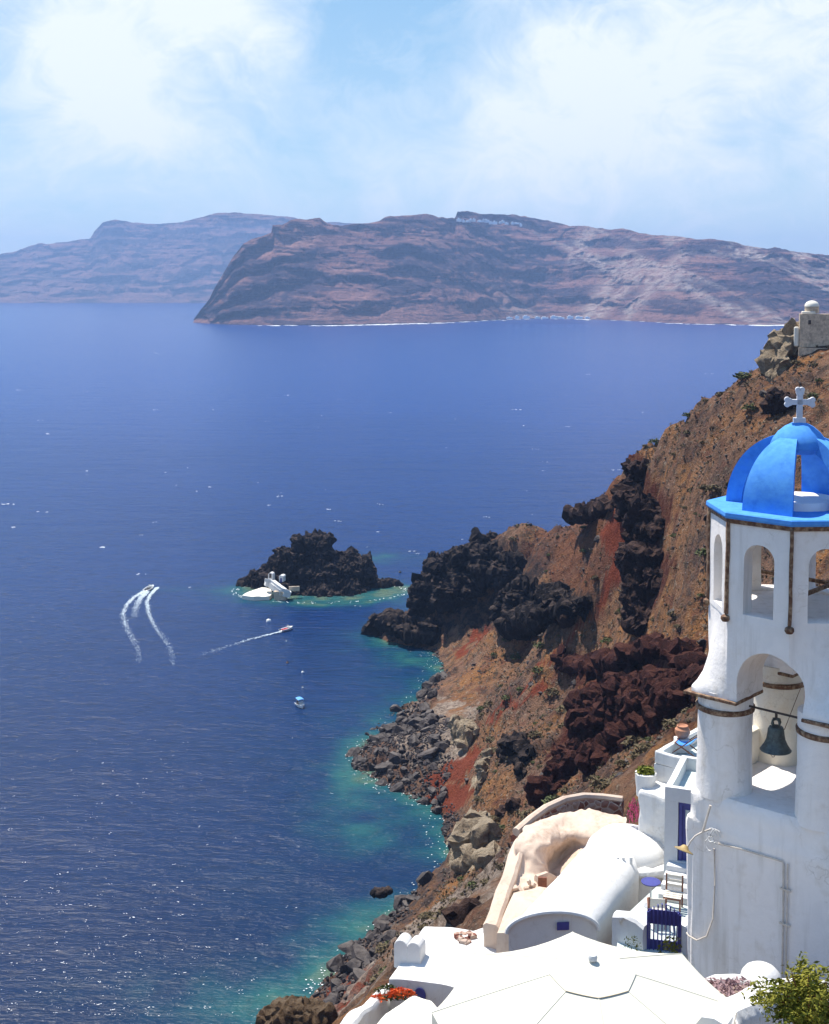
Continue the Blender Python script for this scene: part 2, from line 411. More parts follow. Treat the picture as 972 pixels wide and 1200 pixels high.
m, nt, b = new_mat('hillside_soil'); M['hill'] = m
pos = objpos(nt)
A1 = nd(nt, 'ShaderNodeVertexColor', layer_name='zones'); A2 = nd(nt, 'ShaderNodeVertexColor', layer_name='zones_b')
A3 = nd(nt, 'ShaderNodeVertexColor', layer_name='gravel')
S1 = nd(nt, 'ShaderNodeSeparateColor'); S2 = nd(nt, 'ShaderNodeSeparateColor')
nt.links.new(A1.outputs[0], S1.inputs[0]); nt.links.new(A2.outputs[0], S2.inputs[0])
na = noise(nt, .09, 6, .6, pos); nb = noise(nt, .55, 8, .68, pos); nc = noise(nt, 2.6, 6, .7, pos); ne = noise(nt, .28, 7, .7, pos)
nf = noise(nt, 1.1, 7, .72, pos)
base = ramp(nt, na, [(.35, (.21, .125, .088)), (.5, (.25, .130, .072)), (.62, (.32, .148, .054))])
base = mixc(nt, ramp(nt, ne, [(.50, (0,0,0)), (.62, (.85,.85,.85))]), base, (.155, .064, .042))
base = mixc(nt, ramp(nt, nb, [(.50, (0,0,0)), (.60, (.9,.9,.9))]), base, (.058, .040, .026))
base = mixc(nt, ramp(nt, nf, [(.57, (0,0,0)), (.64, (.85,.85,.85))]), base, (.38, .29, .21))
base = mixc(nt, ramp(nt, nf, [(.34, (.9,.9,.9)), (.42, (0,0,0))]), base, (.030, .024, .016))
base = mixc(nt, ramp(nt, nc, [(.58, (0,0,0)), (.68, (.7,.7,.7))]), base, (.42, .33, .25))
base = mixc(nt, ramp(nt, nc, [(.32, (.85,.85,.85)), (.42, (0,0,0))]), base, (.028, .022, .016))
dirty = ramp(nt, nc, [(.3, (.6,.6,.6)), (.6, (1.15,1.15,1.15))])
grav = ramp(nt, nf, [(.36, (.13, .10, .08)), (.62, (.46, .37, .30))])
def zone(c, fac, col): return mixc(nt, fac, c, mixc(nt, 1.0, col, dirty, 'MULTIPLY'))
base = zone(base, math_(nt, 'MULTIPLY', S2.outputs[0], .55), (.16, .055, .028))
base = zone(base, math_(nt, 'MULTIPLY', S2.outputs[1], ramp(nt, nb, [(.4, (.3,.3,.3)), (.6, (1,1,1))])), (.085, .062, .055))
base = zone(base, math_(nt, 'MULTIPLY', S1.outputs[0], .9), (.21, .046, .022))
base = zone(base, math_(nt, 'MULTIPLY', S1.outputs[2], .9), (.46, .38, .27))
base = zone(base, math_(nt, 'MULTIPLY', S2.outputs[2], ramp(nt, nb, [(.36, (.4,.4,.4)), (.56, (1,1,1))])), (.085, .026, .017))
base = zone(base, math_(nt, 'MULTIPLY', S1.outputs[1], ramp(nt, nb, [(.4, (.45,.45,.45)), (.6, (1,1,1))])), (.035, .027, .026))
base = mixc(nt, math_(nt, 'MULTIPLY', A3.outputs[0], .85), base, grav)
nt.links.new(base, b.inputs['Base Color']); b.inputs['Roughness'].default_value = .95; b.inputs['Specular IOR Level'].default_value = .1
bump(nt, b, math_(nt, 'ADD', math_(nt, 'MULTIPLY', nb, 1.0), math_(nt, 'MULTIPLY', nc, .6)), 1.0, 1.3)
hill = np_mesh('hillside', P3, FQ, M['hill']); tag(hill, kind='structure')
color_attr(hill, 'zones', np.stack([red, lava, cream], 1)); color_attr(hill, 'zones_b', np.stack([redtop, np.maximum(rubble, rocky * .75), redrock], 1))
gravel = mask([(385,1185),(400,1150),(440,1110),(500,1068),(540,1040),(610,1000),(650,985),(640,1010),(560,1085),(500,1120),(450,1160),(420,1195)], [(455,850),(500,812),(560,830),(540,890),(480,900)]) * smooth(-.5, .3, fbm(P3 / 4, 3, 12) + .3)
color_attr(hill, 'gravel', np.stack([gravel] * 3, 1))
HN = np.empty(len(P3) * 3, np.float32); hill.data.vertices.foreach_get('normal', HN); HN = HN.reshape(-1, 3)
def ground(x, y):
    i = np.clip(np.searchsorted(xs, x), 1, nx - 1); j = np.clip(np.searchsorted(ys, y), 1, ny - 1)
    i -= abs(xs[i - 1] - x) < abs(xs[i] - x); j -= abs(ys[j - 1] - y) < abs(ys[j] - y)
    return P3[j * nx + i, 2]
def hit(px_, py_):
    """distance Y at which the sight line through a photograph point meets the hillside"""
    dx, dy = (px_ - PX0) / F, (PY0 - py_) / F
    Y = np.arange(60, 400, .5); t = Y / (cp + dy * sp); X = dx * t; Zr = H + t * (-sp + dy * cp)
    for a, b_, zz in zip(X, Y, Zr):
        if zz < ground(a, b_): return b_
    return None
# ------------------------------------------------------------------ sea
ISL = WZ(375, 695, 0)
sx = spaced([(-30000, -3000, 4000), (-3000, -400, 260), (-400, -80, 20), (-80, 90, 1.5), (90, 400, 16), (400, 3000, 260), (3000, 30000, 4000)])
sy = spaced([(-2000, 0, 400), (0, 110, 10), (110, 480, 1.6), (480, 1000, 20), (1000, 4000, 200), (4000, 40000, 3000)])
SX, SY = np.meshgrid(sx, sy); q = np.stack([SX.ravel(), SY.ravel()], 1)
near_s = (np.abs(q[:, 0]) < 180) & (q[:, 1] < 470) & (q[:, 1] > -20)
dep = np.full(len(q), -60.0); dep[near_s] = height(q[near_s])
QZ = np.concatenate([q, np.zeros((len(q), 1))], 1)
wob = fbm(QZ / 14, 4, 77); wob2 = fbm(QZ / 5, 3, 78)
shal = np.exp(np.minimum(dep + wob * 1.6, 0) / 4.2) * .9
# shoals about the islet
ex = (q[:, 0] - ISL.x) / 27; ey = (q[:, 1] - (ISL.y + 3)) / 19
rr = np.sqrt(ex * ex + ey * ey) + wob * .12
shal = np.maximum(shal, np.exp(-np.maximum(rr - 1, 0) * 3.8) * .85)
for (ax, ay, rx, ry, s) in [(245, 690, 18, 5.5, .5), (455, 655, 17, 11, .5), (465, 700, 10, 16, .45), (470, 770, 9, 12, .6), (425, 950, 16, 22, .5), (330, 1170, 22, 12, .7), (400, 700, 20, 8, .4)]:
    p = WZ(ax, ay, 0); e = ((q[:, 0] - p.x) / rx) ** 2 + ((q[:, 1] - p.y) / ry) ** 2
    shal = np.maximum(shal, s * np.exp(-e + wob * .5))
shal = np.clip(shal * (1 + .35 * wob2), 0, 1)
si = np.arange(len(sx) * len(sy)).reshape(len(sy), len(sx))
sea = np_mesh('sea', QZ, np.stack([si[:-1, :-1], si[:-1, 1:], si[1:, 1:], si[1:, :-1]], 2).reshape(-1, 4), None if 0 else bpy.data.materials.new('sea_water'))
tag(sea, kind='structure')
color_attr(sea, 'shoal', np.stack([shal, wob * .5 + .5, wob2], 1))
m = sea.data.materials[0]; m.use_nodes = True; nt = m.node_tree; b = nt.nodes['Principled BSDF']
pos = objpos(nt)
va = nd(nt, 'ShaderNodeVertexColor', layer_name='shoal'); sp_ = nd(nt, 'ShaderNodeSeparateColor'); nt.links.new(va.outputs[0], sp_.inputs[0])
mp2 = nd(nt, 'ShaderNodeMapping'); mp2.inputs['Rotation'].default_value = (0, 0, R(14)); mp2.inputs['Scale'].default_value = (.45, 1.25, 1); nt.links.new(pos, mp2.inputs[0])
wv = mp2.outputs[0]
big = noise(nt, .006, 4, .5, pos); mid = noise(nt, .05, 5, .6, wv); fine = noise(nt, .42, 5, .62, wv); tiny = noise(nt, 1.7, 4, .6, wv)
sy_ = nt.nodes.new('ShaderNodeSeparateXYZ'); nt.links.new(pos, sy_.inputs[0])
offs = math_(nt, 'ADD', math_(nt, 'DIVIDE', sy_.outputs[1], 1400.0), math_(nt, 'MULTIPLY', math_(nt, 'SUBTRACT', big, .5), .25))     # sky reflection and haze painted in: water colour turns brighter and bluer with distance
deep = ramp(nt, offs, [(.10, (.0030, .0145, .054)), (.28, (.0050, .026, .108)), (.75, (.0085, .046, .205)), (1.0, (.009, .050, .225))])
deep = mixc(nt, ramp(nt, fine, [(.35, (.7,.7,.7)), (.5, (0,0,0))]), deep, (.004, .013, .048))
col = ramp(nt, sp_.outputs[0], [(.0, (0,0,0)), (.25, (.25,.25,.25)), (.6, (.8,.8,.8)), (1, (1,1,1))])
tq = ramp(nt, sp_.outputs[0], [(.15, (.006, .044, .088)), (.5, (.009, .074, .094)), (.8, (.022, .105, .100)), (1, (.085, .135, .095))])
tq = mixc(nt, ramp(nt, noise(nt, .5, 6, .65, pos), [(.5, (0,0,0)), (.68, (.55,.55,.55))]), tq, (.014, .05, .055))
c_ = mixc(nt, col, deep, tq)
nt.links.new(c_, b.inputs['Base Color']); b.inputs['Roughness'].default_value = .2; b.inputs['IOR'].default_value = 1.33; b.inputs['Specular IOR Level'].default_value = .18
hsum = math_(nt, 'ADD', math_(nt, 'MULTIPLY', mid, 2.2), math_(nt, 'ADD', math_(nt, 'MULTIPLY', fine, .7), math_(nt, 'MULTIPLY', tiny, .22)))
bump(nt, b, hsum, .7, 1.1)

# ------------------------------------------------------------------ far islands
def far_island(name, ridge, base, depth, x0, x1, n, mrows, seed, matname, strata, dark):
    """ridge/base: photograph outlines (px,py); the ridge stands depth metres behind the waterline"""
    u = np.linspace(x0, x1, n)
    rp = np.array(ridge, float); bp = np.array(base, float)
    ry = np.interp(u, rp[:, 0], rp[:, 1]); by = np.interp(u, bp[:, 0], bp[:, 1]); dd = np.interp(u, *np.array(depth, float).T)
    B = np.array([WZ(a, b_, 0) for a, b_ in zip(u, by)])
    T = np.array([W(a, b_, yy + d) for a, b_, yy, d in zip(u, ry, B[:, 1], dd)])
    T[:, 2] = np.maximum(T[:, 2], 4)
    rows = []
    s = np.linspace(0, 1, mrows)
    for k in s: rows.append(B * (1 - k) + T * k)
    back = T.copy(); back[:, 1] += 900; back[:, 2] -= 60; rows.append(back)
    back = T.copy(); back[:, 1] += 2600; back[:, 2] = -30; rows.append(back)
    low = B.copy(); low[:, 2] = -20; rows.insert(0, low)
    V = np.concatenate(rows); S = np.concatenate([[0]] + [[k] for k in s] + [[1], [1]]).repeat(n)
    Ht = np.tile(T[:, 2], len(rows)); sc_ = dd.mean()
    inner = np.clip(np.minimum(S / .12, (1.02 - S) / .10), 0, 1)
    # terraces of lava: the profile alternates cliffs and scree
    lay = fbm(np.stack([V[:, 0] / 900, V[:, 1] / 900, V[:, 2] * 0], 1), 3, seed) * .06 + fbm(V / np.array([260, 260, 90]), 4, seed + 1) * .10
    ph = (S + lay) * strata
    V[:, 1] += inner * np.sin(ph * 2 * math.pi) * sc_ * .022 * (1 + 1.2 * fbm(V / 200, 3, seed + 2))
    # gullies run down the slope
    g = ridged(np.stack([V[:, 0] / 170, V[:, 1] / 900, V[:, 2] / 700], 1), 4, seed + 3)
    h = fbm(V / 70, 5, seed + 5); hh = ridged(V / np.array([60, 60, 22]), 4, seed + 6)
    V[:, 1] += inner * (g * sc_ * .075 + h * 22 + hh * 20)
    V[:, 2] += inner * (g * 10 + h * 9)
    V[:, 2] += (S >= .97) * (S <= 1) * (fbm(V * [1, 0, 0] / 60 + seed, 4, seed + 8) * 5)
    i = np.arange(len(rows) * n).reshape(len(rows), n)
    Q = np.stack([i[:-1, :-1], i[:-1, 1:], i[1:, 1:], i[1:, :-1]], 2).reshape(-1, 4)
    o = np_mesh(name, V, Q, M[matname]); tag(o, kind='structure')
    # dark cliff bands: long thin lenses of bare lava
    wx = fbm(V / 120, 4, seed + 11)
    band = fbm(np.stack([V[:, 0] / 210, V[:, 1] / 400, V[:, 2] / 26 + wx * .5], 1), 4, seed + 9)
    bandm = smooth(.16, .40, band + dark * smooth(.15, .5, S) * .5) * inner
    pale = smooth(.30, .75, fbm(np.stack([(V[:, 0] + V[:, 2] * 1.3) / 120, V[:, 2] / 500, V[:, 1] / 900], 1), 4, seed + 15))
    return o, V, S, bandm, pale
def far_mat(name, soil, soil2, dark, pale):
    m, nt, b = new_mat(name); M[name] = m; pos = objpos(nt)
    va = nd(nt, 'ShaderNodeVertexColor', layer_name='bands'); s_ = nd(nt, 'ShaderNodeSeparateColor'); nt.links.new(va.outputs[0], s_.inputs[0])
    n1 = noise(nt, .008, 6, .6, pos); n2 = noise(nt, .045, 6, .65, pos)
    c_ = ramp(nt, n1, [(.38, soil), (.62, soil2)])
    c_ = mixc(nt, ramp(nt, n2, [(.5, (0,0,0)), (.66, (.75,.75,.75))]), c_, tuple(x * .45 for x in soil))
    bm_ = math_(nt, 'MULTIPLY', s_.outputs[0], ramp(nt, n2, [(.36, (.35,.35,.35)), (.52, (1,1,1))]))
    c_ = mixc(nt, bm_, c_, dark)
    st = nd(nt, 'ShaderNodeMapping'); st.inputs['Scale'].default_value = (.0048, .004, .060); nt.links.new(pos, st.inputs[0]); n3 = noise(nt, 1.0, 10, .64, st.outputs[0], .35)
    c_ = mixc(nt, ramp(nt, n3, [(.53, (0,0,0)), (.56, (.85,.85,.85))]), c_, dark)
    c_ = mixc(nt, ramp(nt, n3, [(.36, (.6,.6,.6)), (.42, (0,0,0))]), c_, tuple(x * 1.35 for x in soil2))
    gu = nd(nt, 'ShaderNodeMapping'); gu.inputs['Scale'].default_value = (.028, .01, .006); nt.links.new(pos, gu.inputs[0]); n4 = noise(nt, 1.0, 7, .6, gu.outputs[0], .4)
    c_ = mixc(nt, ramp(nt, n4, [(.55, (0,0,0)), (.66, (.4,.4,.4))]), c_, tuple(x * .5 for x in soil))
    c_ = mixc(nt, math_(nt, 'MULTIPLY', s_.outputs[1], ramp(nt, n2, [(.36, (0,0,0)), (.58, (.8,.8,.8))])), c_, pale)
    nt.links.new(c_, b.inputs['Base Color']); b.inputs['Roughness'].default_value = .95; b.inputs['Specular IOR Level'].default_value = .05
    bump(nt, b, math_(nt, 'ADD', n2, math_(nt, 'ADD', n3, n4)), 1.0, 22)
far_mat('near_cliff_soil', (.20, .100, .092), (.27, .145, .12), (.042, .030, .046), (.56, .45, .39))
far_mat('far_cliff_soil', (.19, .095, .085), (.27, .145, .12), (.03, .025, .03), (.24, .19, .17))
ridgeN = [(226,377),(234,366),(245,352),(258,328),(272,303),(285,286),(305,277),(318,272),(319,263),(330,264),(345,259),(360,257),(375,255),(384,261),(400,263),(420,262),(440,259),(452,255),(470,254),(486,252),(500,252),(515,256),(534,257),(536,248),(560,250),(600,252),(640,258),(680,265),(720,269),(800,277),(870,287),(920,292),(960,297),(1010,303),(1120,318),(1300,345)]
baseN = [(226,378),(260,380),(320,381),(400,381),(520,378),(600,374),(640,373),(720,375),(800,379),(900,381),(960,380),(1120,378),(1300,370)]
depN = [(226,30),(250,120),(290,330),(380,520),(600,640),(960,700),(1300,700)]
o, V, S, bd, pl = far_island('near_island', ridgeN, baseN, depN, 226, 1300, 620, 90, 4, 'near_cliff_soil', 4.0, .55)
vx, vy = proj(V)
# pale pumice under the rim to the right, scree chutes in the middle
pl = np.clip(pl * .75 * smooth(560, 640, vx) + 1.0 * smooth(.74, .88, S) * smooth(740, 830, vx) * smooth(-.2, .3, fbm(V / 60, 3, 90)), 0, 1)
for (ax, ay, bx, by_, wd) in [(738,300,690,368,10),(800,300,735,368,7),(760,310,700,372,6),(690,275,672,300,10)]:
    t = np.clip(((vx - ax) * (bx - ax) + (vy - ay) * (by_ - ay)) / ((bx - ax) ** 2 + (by_ - ay) ** 2), 0, 1)
    d = np.hypot(vx - ax - t * (bx - ax), vy - ay - t * (by_ - ay)); pl = np.maximum(pl, .8 * np.exp(-(d / wd) ** 2)); bd *= 1 - .8 * np.exp(-(d / wd / 1.3) ** 2)
for (ax, ay, rx, ry) in [(720,282,22,7),(800,293,14,5),(680,321,22,6),(760,288,30,6),(840,333,40,8),(620,295,34,7),(570,300,28,8),(350,345,34,7),(350,310,28,6),(260,366,30,10),(330,366,24,7),(880,362,36,9),(800,362,28,8),(900,335,40,8)]:
    e = ((vx - ax) / rx) ** 2 + ((vy - ay) / ry) ** 2 + .5 * fbm(V / 50, 3, 66); bd = np.maximum(bd, .95 * smooth(1.15, .75, e))
color_attr(o, 'bands', np.stack([bd, pl, S], 1))
ridgeF = [(-60,312),(-20,303),(10,296),(30,290),(45,286),(75,284),(105,279),(110,270),(120,261),(135,257),(150,259),(165,262),(190,262),(215,260),(235,254),(255,249),(280,249),(300,250),(330,253),(345,255),(365,258),(420,262),(480,258),(560,262)]
baseF = [(-60,355),(560,355)]
o, V, S, bd, pl = far_island('far_island', ridgeF, baseF, [(-60,900),(560,1100)], -60, 560, 420, 70, 23, 'far_cliff_soil', 5.0, .2)
vx, vy = proj(V)
e = ((vx - 130) / 20) ** 2 + ((vy - 280) / 17) ** 2; bd = np.maximum(bd, .8 * smooth(1.2, .6, e))
color_attr(o, 'bands', np.stack([bd, pl * .3, S], 1))
# houses on the rim and the small harbour at the foot of the cliff
M['far_white'] = simple('far_house_white', (.88, .87, .85), .9, .05, .05)
def far_box(name, px_, py_, Y, wpx, hpx, label, cat, group, dome=False):
    p = W(px_, py_, Y); k = Y / F; mb = MB(); w_, h_ = wpx * k, hpx * k
    mb.prism([(-w_/2, 0), (w_/2, 0), (w_/2, w_*.7), (-w_/2, w_*.7)], 0, h_)
    mb.prism([(-w_*.3, w_*.1), (w_*.1, w_*.1), (w_*.1, w_*.6), (-w_*.3, w_*.6)], h_, h_ * 1.35)
    o = mb.build(name, M['far_white'], None); o.location = p; return tag(o, label, cat, group)
random.seed(5)
for k in range(16):
    x_ = 538 + k * 4.8 + random.uniform(-1.5, 1.5); y_ = np.interp(x_, *np.array(ridgeN).T) + 11 + .03 * (x_ - 538) * 0 + random.uniform(-1.5, 1)
    far_box('village_house', x_, y_, 3940, random.uniform(3, 6.5), random.uniform(1.8, 3.4), 'tiny white village house on the rim of the far brown cliff', 'house', 'white houses on the far cliff rim')
for k in range(10):
    x_ = 598 + k * 10.2 + random.uniform(-2, 2)
    far_box('harbour_house', x_, 373.5, 3420, random.uniform(4, 9), random.uniform(1.8, 3.2), 'tiny white harbour house at the waterline below the far cliff', 'house', 'harbour houses under the far cliff')
# surf along the foot of the nearer island
mb = MB(); random.seed(3)
for k in range(260):
    x_ = random.choice([random.uniform(300, 960), random.uniform(380, 520), random.uniform(880, 935)])
    p = WZ(x_, np.interp(x_, *np.array(baseN).T) + random.uniform(-.1, .9), .4)
    a_, b_ = random.uniform(4, 16), random.uniform(5, 16); p.z = .4 + .01 * (k % 9)
    mb.add([p + Vector((a_ * math.cos(t) * random.uniform(.7, 1), b_ * math.sin(t), 0)) for t in [j * math.pi / 4 for j in range(8)]], [tuple(range(8))])
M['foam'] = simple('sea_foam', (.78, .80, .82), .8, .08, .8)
tag(mb.build('surf', M['foam'], fix=False), kind='stuff')
# ------------------------------------------------------------------ the air
hz = MB().box((-200, 5200, 200), (9600, 11000, 612)).build('haze', None)
m = bpy.data.materials.new('haze_air'); m.use_nodes = True; nt = m.node_tree; nt.nodes.remove(nt.nodes['Principled BSDF'])
pv = nd(nt, 'ShaderNodeVolumePrincipled', Density=1.12e-4, Anisotropy=.25); pv.inputs['Color'].default_value = (.36, .56, 1.0, 1)
nt.links.new(pv.outputs[0], nt.nodes['Material Output'].inputs['Volume']); hz.data.materials.append(m); tag(hz, kind='stuff')

# ------------------------------------------------------------------ crags, boulders, shrubs
def keep_biggest(o):
    bm = bmesh.new(); bm.from_mesh(o.data); seen = set(); comps = []
    for v in bm.verts:
        if v in seen: continue
        st = [v]; seen.add(v); comp = []
        while st:
            w_ = st.pop(); comp.append(w_)
            for e in w_.link_edges:
                x = e.other_vert(w_)
                if x not in seen: seen.add(x); st.append(x)
        comps.append(comp)
    comps.sort(key=len)
    for comp in comps[:-1]: bmesh.ops.delete(bm, geom=comp, context='VERTS')
    bm.to_mesh(o.data); bm.free()
def crag(name, blobs, mat, label, cat, voxel=.55, amp=1.0, cell=2.4, seed=1, seat=True, group=None):
    """one continuous rock grown from overlapping lumps (px, py, Y, rx_px, ry_px, depth_factor)"""
    mb = MB()
    L = []
    for (px_, py_, Y, rx, ry, df) in blobs:
        if seat:
            yh = hit(px_, py_ + ry * .35)
            if yh: Y = yh - rx * yh / F * .15
        L.append((W(px_, py_, Y), rx * Y / F, ry * Y / F, df))
    for a_, b_ in list(zip(L, L[1:])):          # necks that keep the rock one body
        gap = (a_[0] - b_[0]).length
        nk = int(gap / max(.6 * min(a_[1], b_[1]), .4))
        for k in range(1, nk + 1):
            t = k / (nk + 1); L.append((a_[0].lerp(b_[0], t), .62 * (a_[1] + (b_[1] - a_[1]) * t), .55 * (a_[2] + (b_[2] - a_[2]) * t), 1))
    for (p, rxm, rym, df) in L:
        vs = []; fs = []; n, mR = 14, 9
        for i in range(mR + 1):
            th = math.pi * i / mR
            for j in range(n):
                a = 2 * math.pi * j / n
                # squarish lumps with steep flanks
                ct, st = math.cos(th), math.sin(th)
                st2 = abs(st) ** .6; ct2 = math.copysign(abs(ct) ** .75, ct)
                vs.append(p + Vector((rxm * st2 * math.cos(a), rxm * df * st2 * math.sin(a), rym * ct2)))
        for i in range(mR):
            for j in range(n):
                a, b_ = i * n + j, i * n + (j + 1) % n; fs.append((a, b_, b_ + n, a + n))
        mb.add(vs, fs)
    o = mb.build(name, mat, fix=False)
    bm = bmesh.new(); bm.from_mesh(o.data); bmesh.ops.remove_doubles(bm, verts=bm.verts, dist=.01); bmesh.ops.recalc_face_normals(bm, faces=bm.faces); bm.to_mesh(o.data); bm.free()
    r = o.modifiers.new('r', 'REMESH'); r.mode = 'VOXEL'; r.voxel_size = voxel
    bake(o); o.data.materials.clear(); o.data.materials.append(mat)
    nv = len(o.data.vertices); V = np.empty(nv * 3, np.float32); o.data.vertices.foreach_get('co', V); V = V.reshape(-1, 3).astype(float)
    N = np.empty(nv * 3, np.float32); o.data.vertices.foreach_get('normal', N); N = N.reshape(-1, 3)
    q = V + np.stack([fbm(V / cell / 2, 2, seed + k) for k in range(3)], 1) * cell * .35
    f1, f2, ca = worley(q / cell * [1, 1, .7], seed, True); g1, g2, cb = worley(q / cell * [2.4, 2.4, 1.8], seed + 40, True); h1, h2, cc_ = worley(q / cell * 5, seed + 60, True)
    big_ = ridged(V / np.array([1, 1, 1.5]) / (cell * 2.4), 4, seed + 5)
    joint = np.abs(vnoise(V / np.array([.8, .8, 4.0]) / cell, seed + 9))        # upright cooling joints
    lay_ = vnoise(V / np.array([6, 6, .55]) / cell, seed + 13)                     # flow layers
    rough_ = smooth(-.2, .5, fbm(V / (cell * 3), 2, seed + 15))
    d = big_ * 2.1 - .4 + (ca - .5) * 1.7 * (.3 + rough_) + (cb - .5) * .95 * (.3 + .7 * rough_) + (cc_ - .5) * .35 - np.maximum(.16 - joint, 0) * 6.5 + np.tanh(lay_ * 5) * .42 + ridged(V / cell / .8, 3, seed + 17) * .5
    V += N * (d * amp)[:, None]
    c0 = V.mean(0); c0[2] = V[:, 2].min()
    o.data.vertices.foreach_set('co', (V - c0).astype(np.float32).ravel()); o.location = c0; o.data.update()
    keep_biggest(o)
    if amp > .4:
        dm_ = o.modifiers.new('d', 'DECIMATE'); dm_.ratio = .30; bake(o); nv = len(o.data.vertices)
    smooth_by_angle(o, 45) if nv < 3000 else [setattr(p_, 'use_smooth', False) for p_ in o.data.polygons]
    return tag(o, label, cat, group)
islet = crag('rocky_islet', [(378,676,424,50,22,.8), (366,648,424,24,20,.8), (352,652,422,18,14,.8), (329,655,426,10,17,.9), (340,668,421,26,20,.7), (318,676,420,14,12,.8), (412,672,424,27,20,.8), (428,668,425,9,15,.9), (402,655,426,14,10,1), (388,690,416,42,9,.6), (440,688,424,22,6,.8), (458,688,424,10,4,.8), (304,681,424,15,8,.8), (292,687,424,11,5,.9), (287,692,423,7,3,.9), (345,697,412,14,9,.6), (395,699,413,34,5,.5)],
             M['lava'], 'black rocky islet rising from turquoise shallows offshore', 'islet', .28, 1.15, 2.6, 11, seat=False)
crag('lava_crag', [(528,662,372,26,14,1), (508,668,368,11,20,1), (560,652,368,30,13,1), (505,700,360,26,20,.8), (492,712,357,15,18,.8), (540,695,356,30,18,.7), (578,668,362,26,12,.8), (566,634,366,12,5,1), (600,672,352,16,20,.8)],
     M['lava'], 'big black lava headland with overhanging caves nearest the islet', 'crag', .32, 1.15, 3.0, 21)
crag('lava_spit', [(470,733,362,22,9,.8), (445,732,362,12,12,.8), (440,741,360,9,7,.8), (486,742,356,22,9,.7), (505,738,352,14,14,.8), (460,725,365,10,6,1)],
     M['lava'], 'low jagged rock spit ending in the water below the headland', 'crag', .3, .9, 2.4, 31)
crag('lava_crag', [(598,712,340,17,26,.7), (620,706,338,28,20,.6), (612,728,334,26,13,.7), (655,716,330,24,12,.7), (684,712,318,17,10,.8), (640,700,336,14,12,.7)],
     M['lava'], 'long black lava outcrop halfway down the brown headland slope', 'crag', .32, 1.1, 2.8, 41)
crag('lava_crag', [(690,600,306,18,6,1), (704,590,304,10,8,1), (676,604,308,12,5,1), (716,596,300,12,6,1)], M['brownlava'], 'small dark crag on the ridge line left of the tall red cliff', 'crag', .4, .7, 1.8, 51)
crag('cliff_stack', [(741,552,252,11,14,1),(752,556,252,12,10,1),(741,572,250,12,20,1),(746,592,246,18,22,.9),(766,610,244,24,14,.9),(776,618,242,12,10,.8),(752,632,242,18,20,.9),(746,655,240,16,24,.9),(764,662,238,22,20,.9),(770,682,234,18,16,.8),(752,694,230,18,24,.9),(744,716,224,11,22,.9),(756,728,220,12,14,.8)],
     M['brownlava'], 'tall dark cliff standing straight up from the scree to the ridge', 'cliff', .28, 1.0, 2.2, 61)
crag('lava_crag', [(606,878,227,14,13,.7), (622,884,224,10,11,.7), (592,876,228,8,10,.8), (614,900,219,8,6,.8)], M['lava'], 'black hollow outcrop above the red scree by the shore', 'crag', .32, .8, 1.7, 71)
crag('red_crag', [(640,932,186,15,13,.7),(655,912,190,20,20,.7),(676,892,194,24,24,.7),(694,866,202,26,28,.7),(686,838,208,16,22,.7),(712,838,206,28,24,.7),(738,826,204,34,26,.7),(764,836,200,30,20,.7),(784,822,196,32,24,.7),(812,815,190,26,26,.7),(700,890,194,18,14,.7)],
     M['redrock'], 'broad dark red cinder cliff behind the white stepped houses', 'cliff', .27, .95, 2.0, 81)
crag('red_ledge', [(656,772,246,9,8,.8),(672,778,238,16,8,.7),(700,785,216,22,8,.7),(722,778,212,28,9,.7),(750,768,206,26,8,.7),(775,756,206,28,6,.7),(800,766,200,26,8,.7),(810,780,196,22,8,.7)],
     M['redrock'], 'layered red brown rock ledge left of the bell tower shoulder', 'ledge', .36, .75, 1.6, 91)
crag('lava_crag', [(770,790,204,14,6,.8),(745,798,204,14,7,.8)], M['redrock'], 'low dark red step of rock between the ledge and the broad cliff', 'crag', .3, .6, 1.4, 95)
crag('lava_crag', [(600,945,206,9,6,.8),(592,952,206,8,5,.8)], M['brownlava'], 'small dark rock knot below the black hollow outcrop', 'crag', .25, .5, 1.3, 97)
crag('lava_crag', [(545,1068,180,14,7,.8),(532,1076,178,9,8,.8),(556,1060,182,9,5,.8)], M['brownlava'], 'dark rock step on the slope left of the pink ruin', 'crag', .28, .55, 1.4, 99)
crag('lava_crag', [(655,722,300,12,5,.8),(668,728,296,10,5,.8)], M['brownlava'], 'thin dark rock band on the red scree below the long outcrop', 'crag', .3, .6, 1.5, 103)
crag('pale_rock', [(540,858,262,11,14,.8), (552,862,260,12,14,.8), (546,872,258,13,7,.8)], M['creamrock'], 'pale square rock block at the head of the red scree', 'rock', .3, .55, 1.8, 101)
crag('pale_cliff', [(548,990,206,18,26,.7), (562,968,206,14,16,.7), (570,985,200,14,20,.7), (545,1015,200,12,10,.8), (575,1005,196,12,8,.8)], M['creamrock'], 'pale tuff cliff dropping into the cove above the lower beach', 'cliff', .35, .8, 2.2, 111)
crag('pale_ridge', [(566,905,218,6,14,.8), (560,925,217,5,13,.8), (572,888,220,5,8,.8)], M['creamrock'], 'thin pale rib of rock beside the red scree', 'rock', .3, .5, 1.5, 121)
crag('tuff_bluff', [(916,420,208,16,22,.9), (930,408,209,18,24,.9), (948,420,208,22,22,.9), (906,440,206,9,10,.9), (960,408,209,20,22,1), (905,402,210,6,9,.9), (990,415,210,26,26,1)], M['creamrock'], 'pale craggy bluff under the ruined chapel on the hilltop', 'cliff', .35, .75, 2.0, 131, seat=False)
crag('dark_crag', [(914,474,190,9,11,.8), (906,480,189,8,7,.8), (925,476,190,7,10,.8)], M['brownlava'], 'black rock hollow beside the white cross on the hillside', 'crag', .25, .55, 1.3, 141)
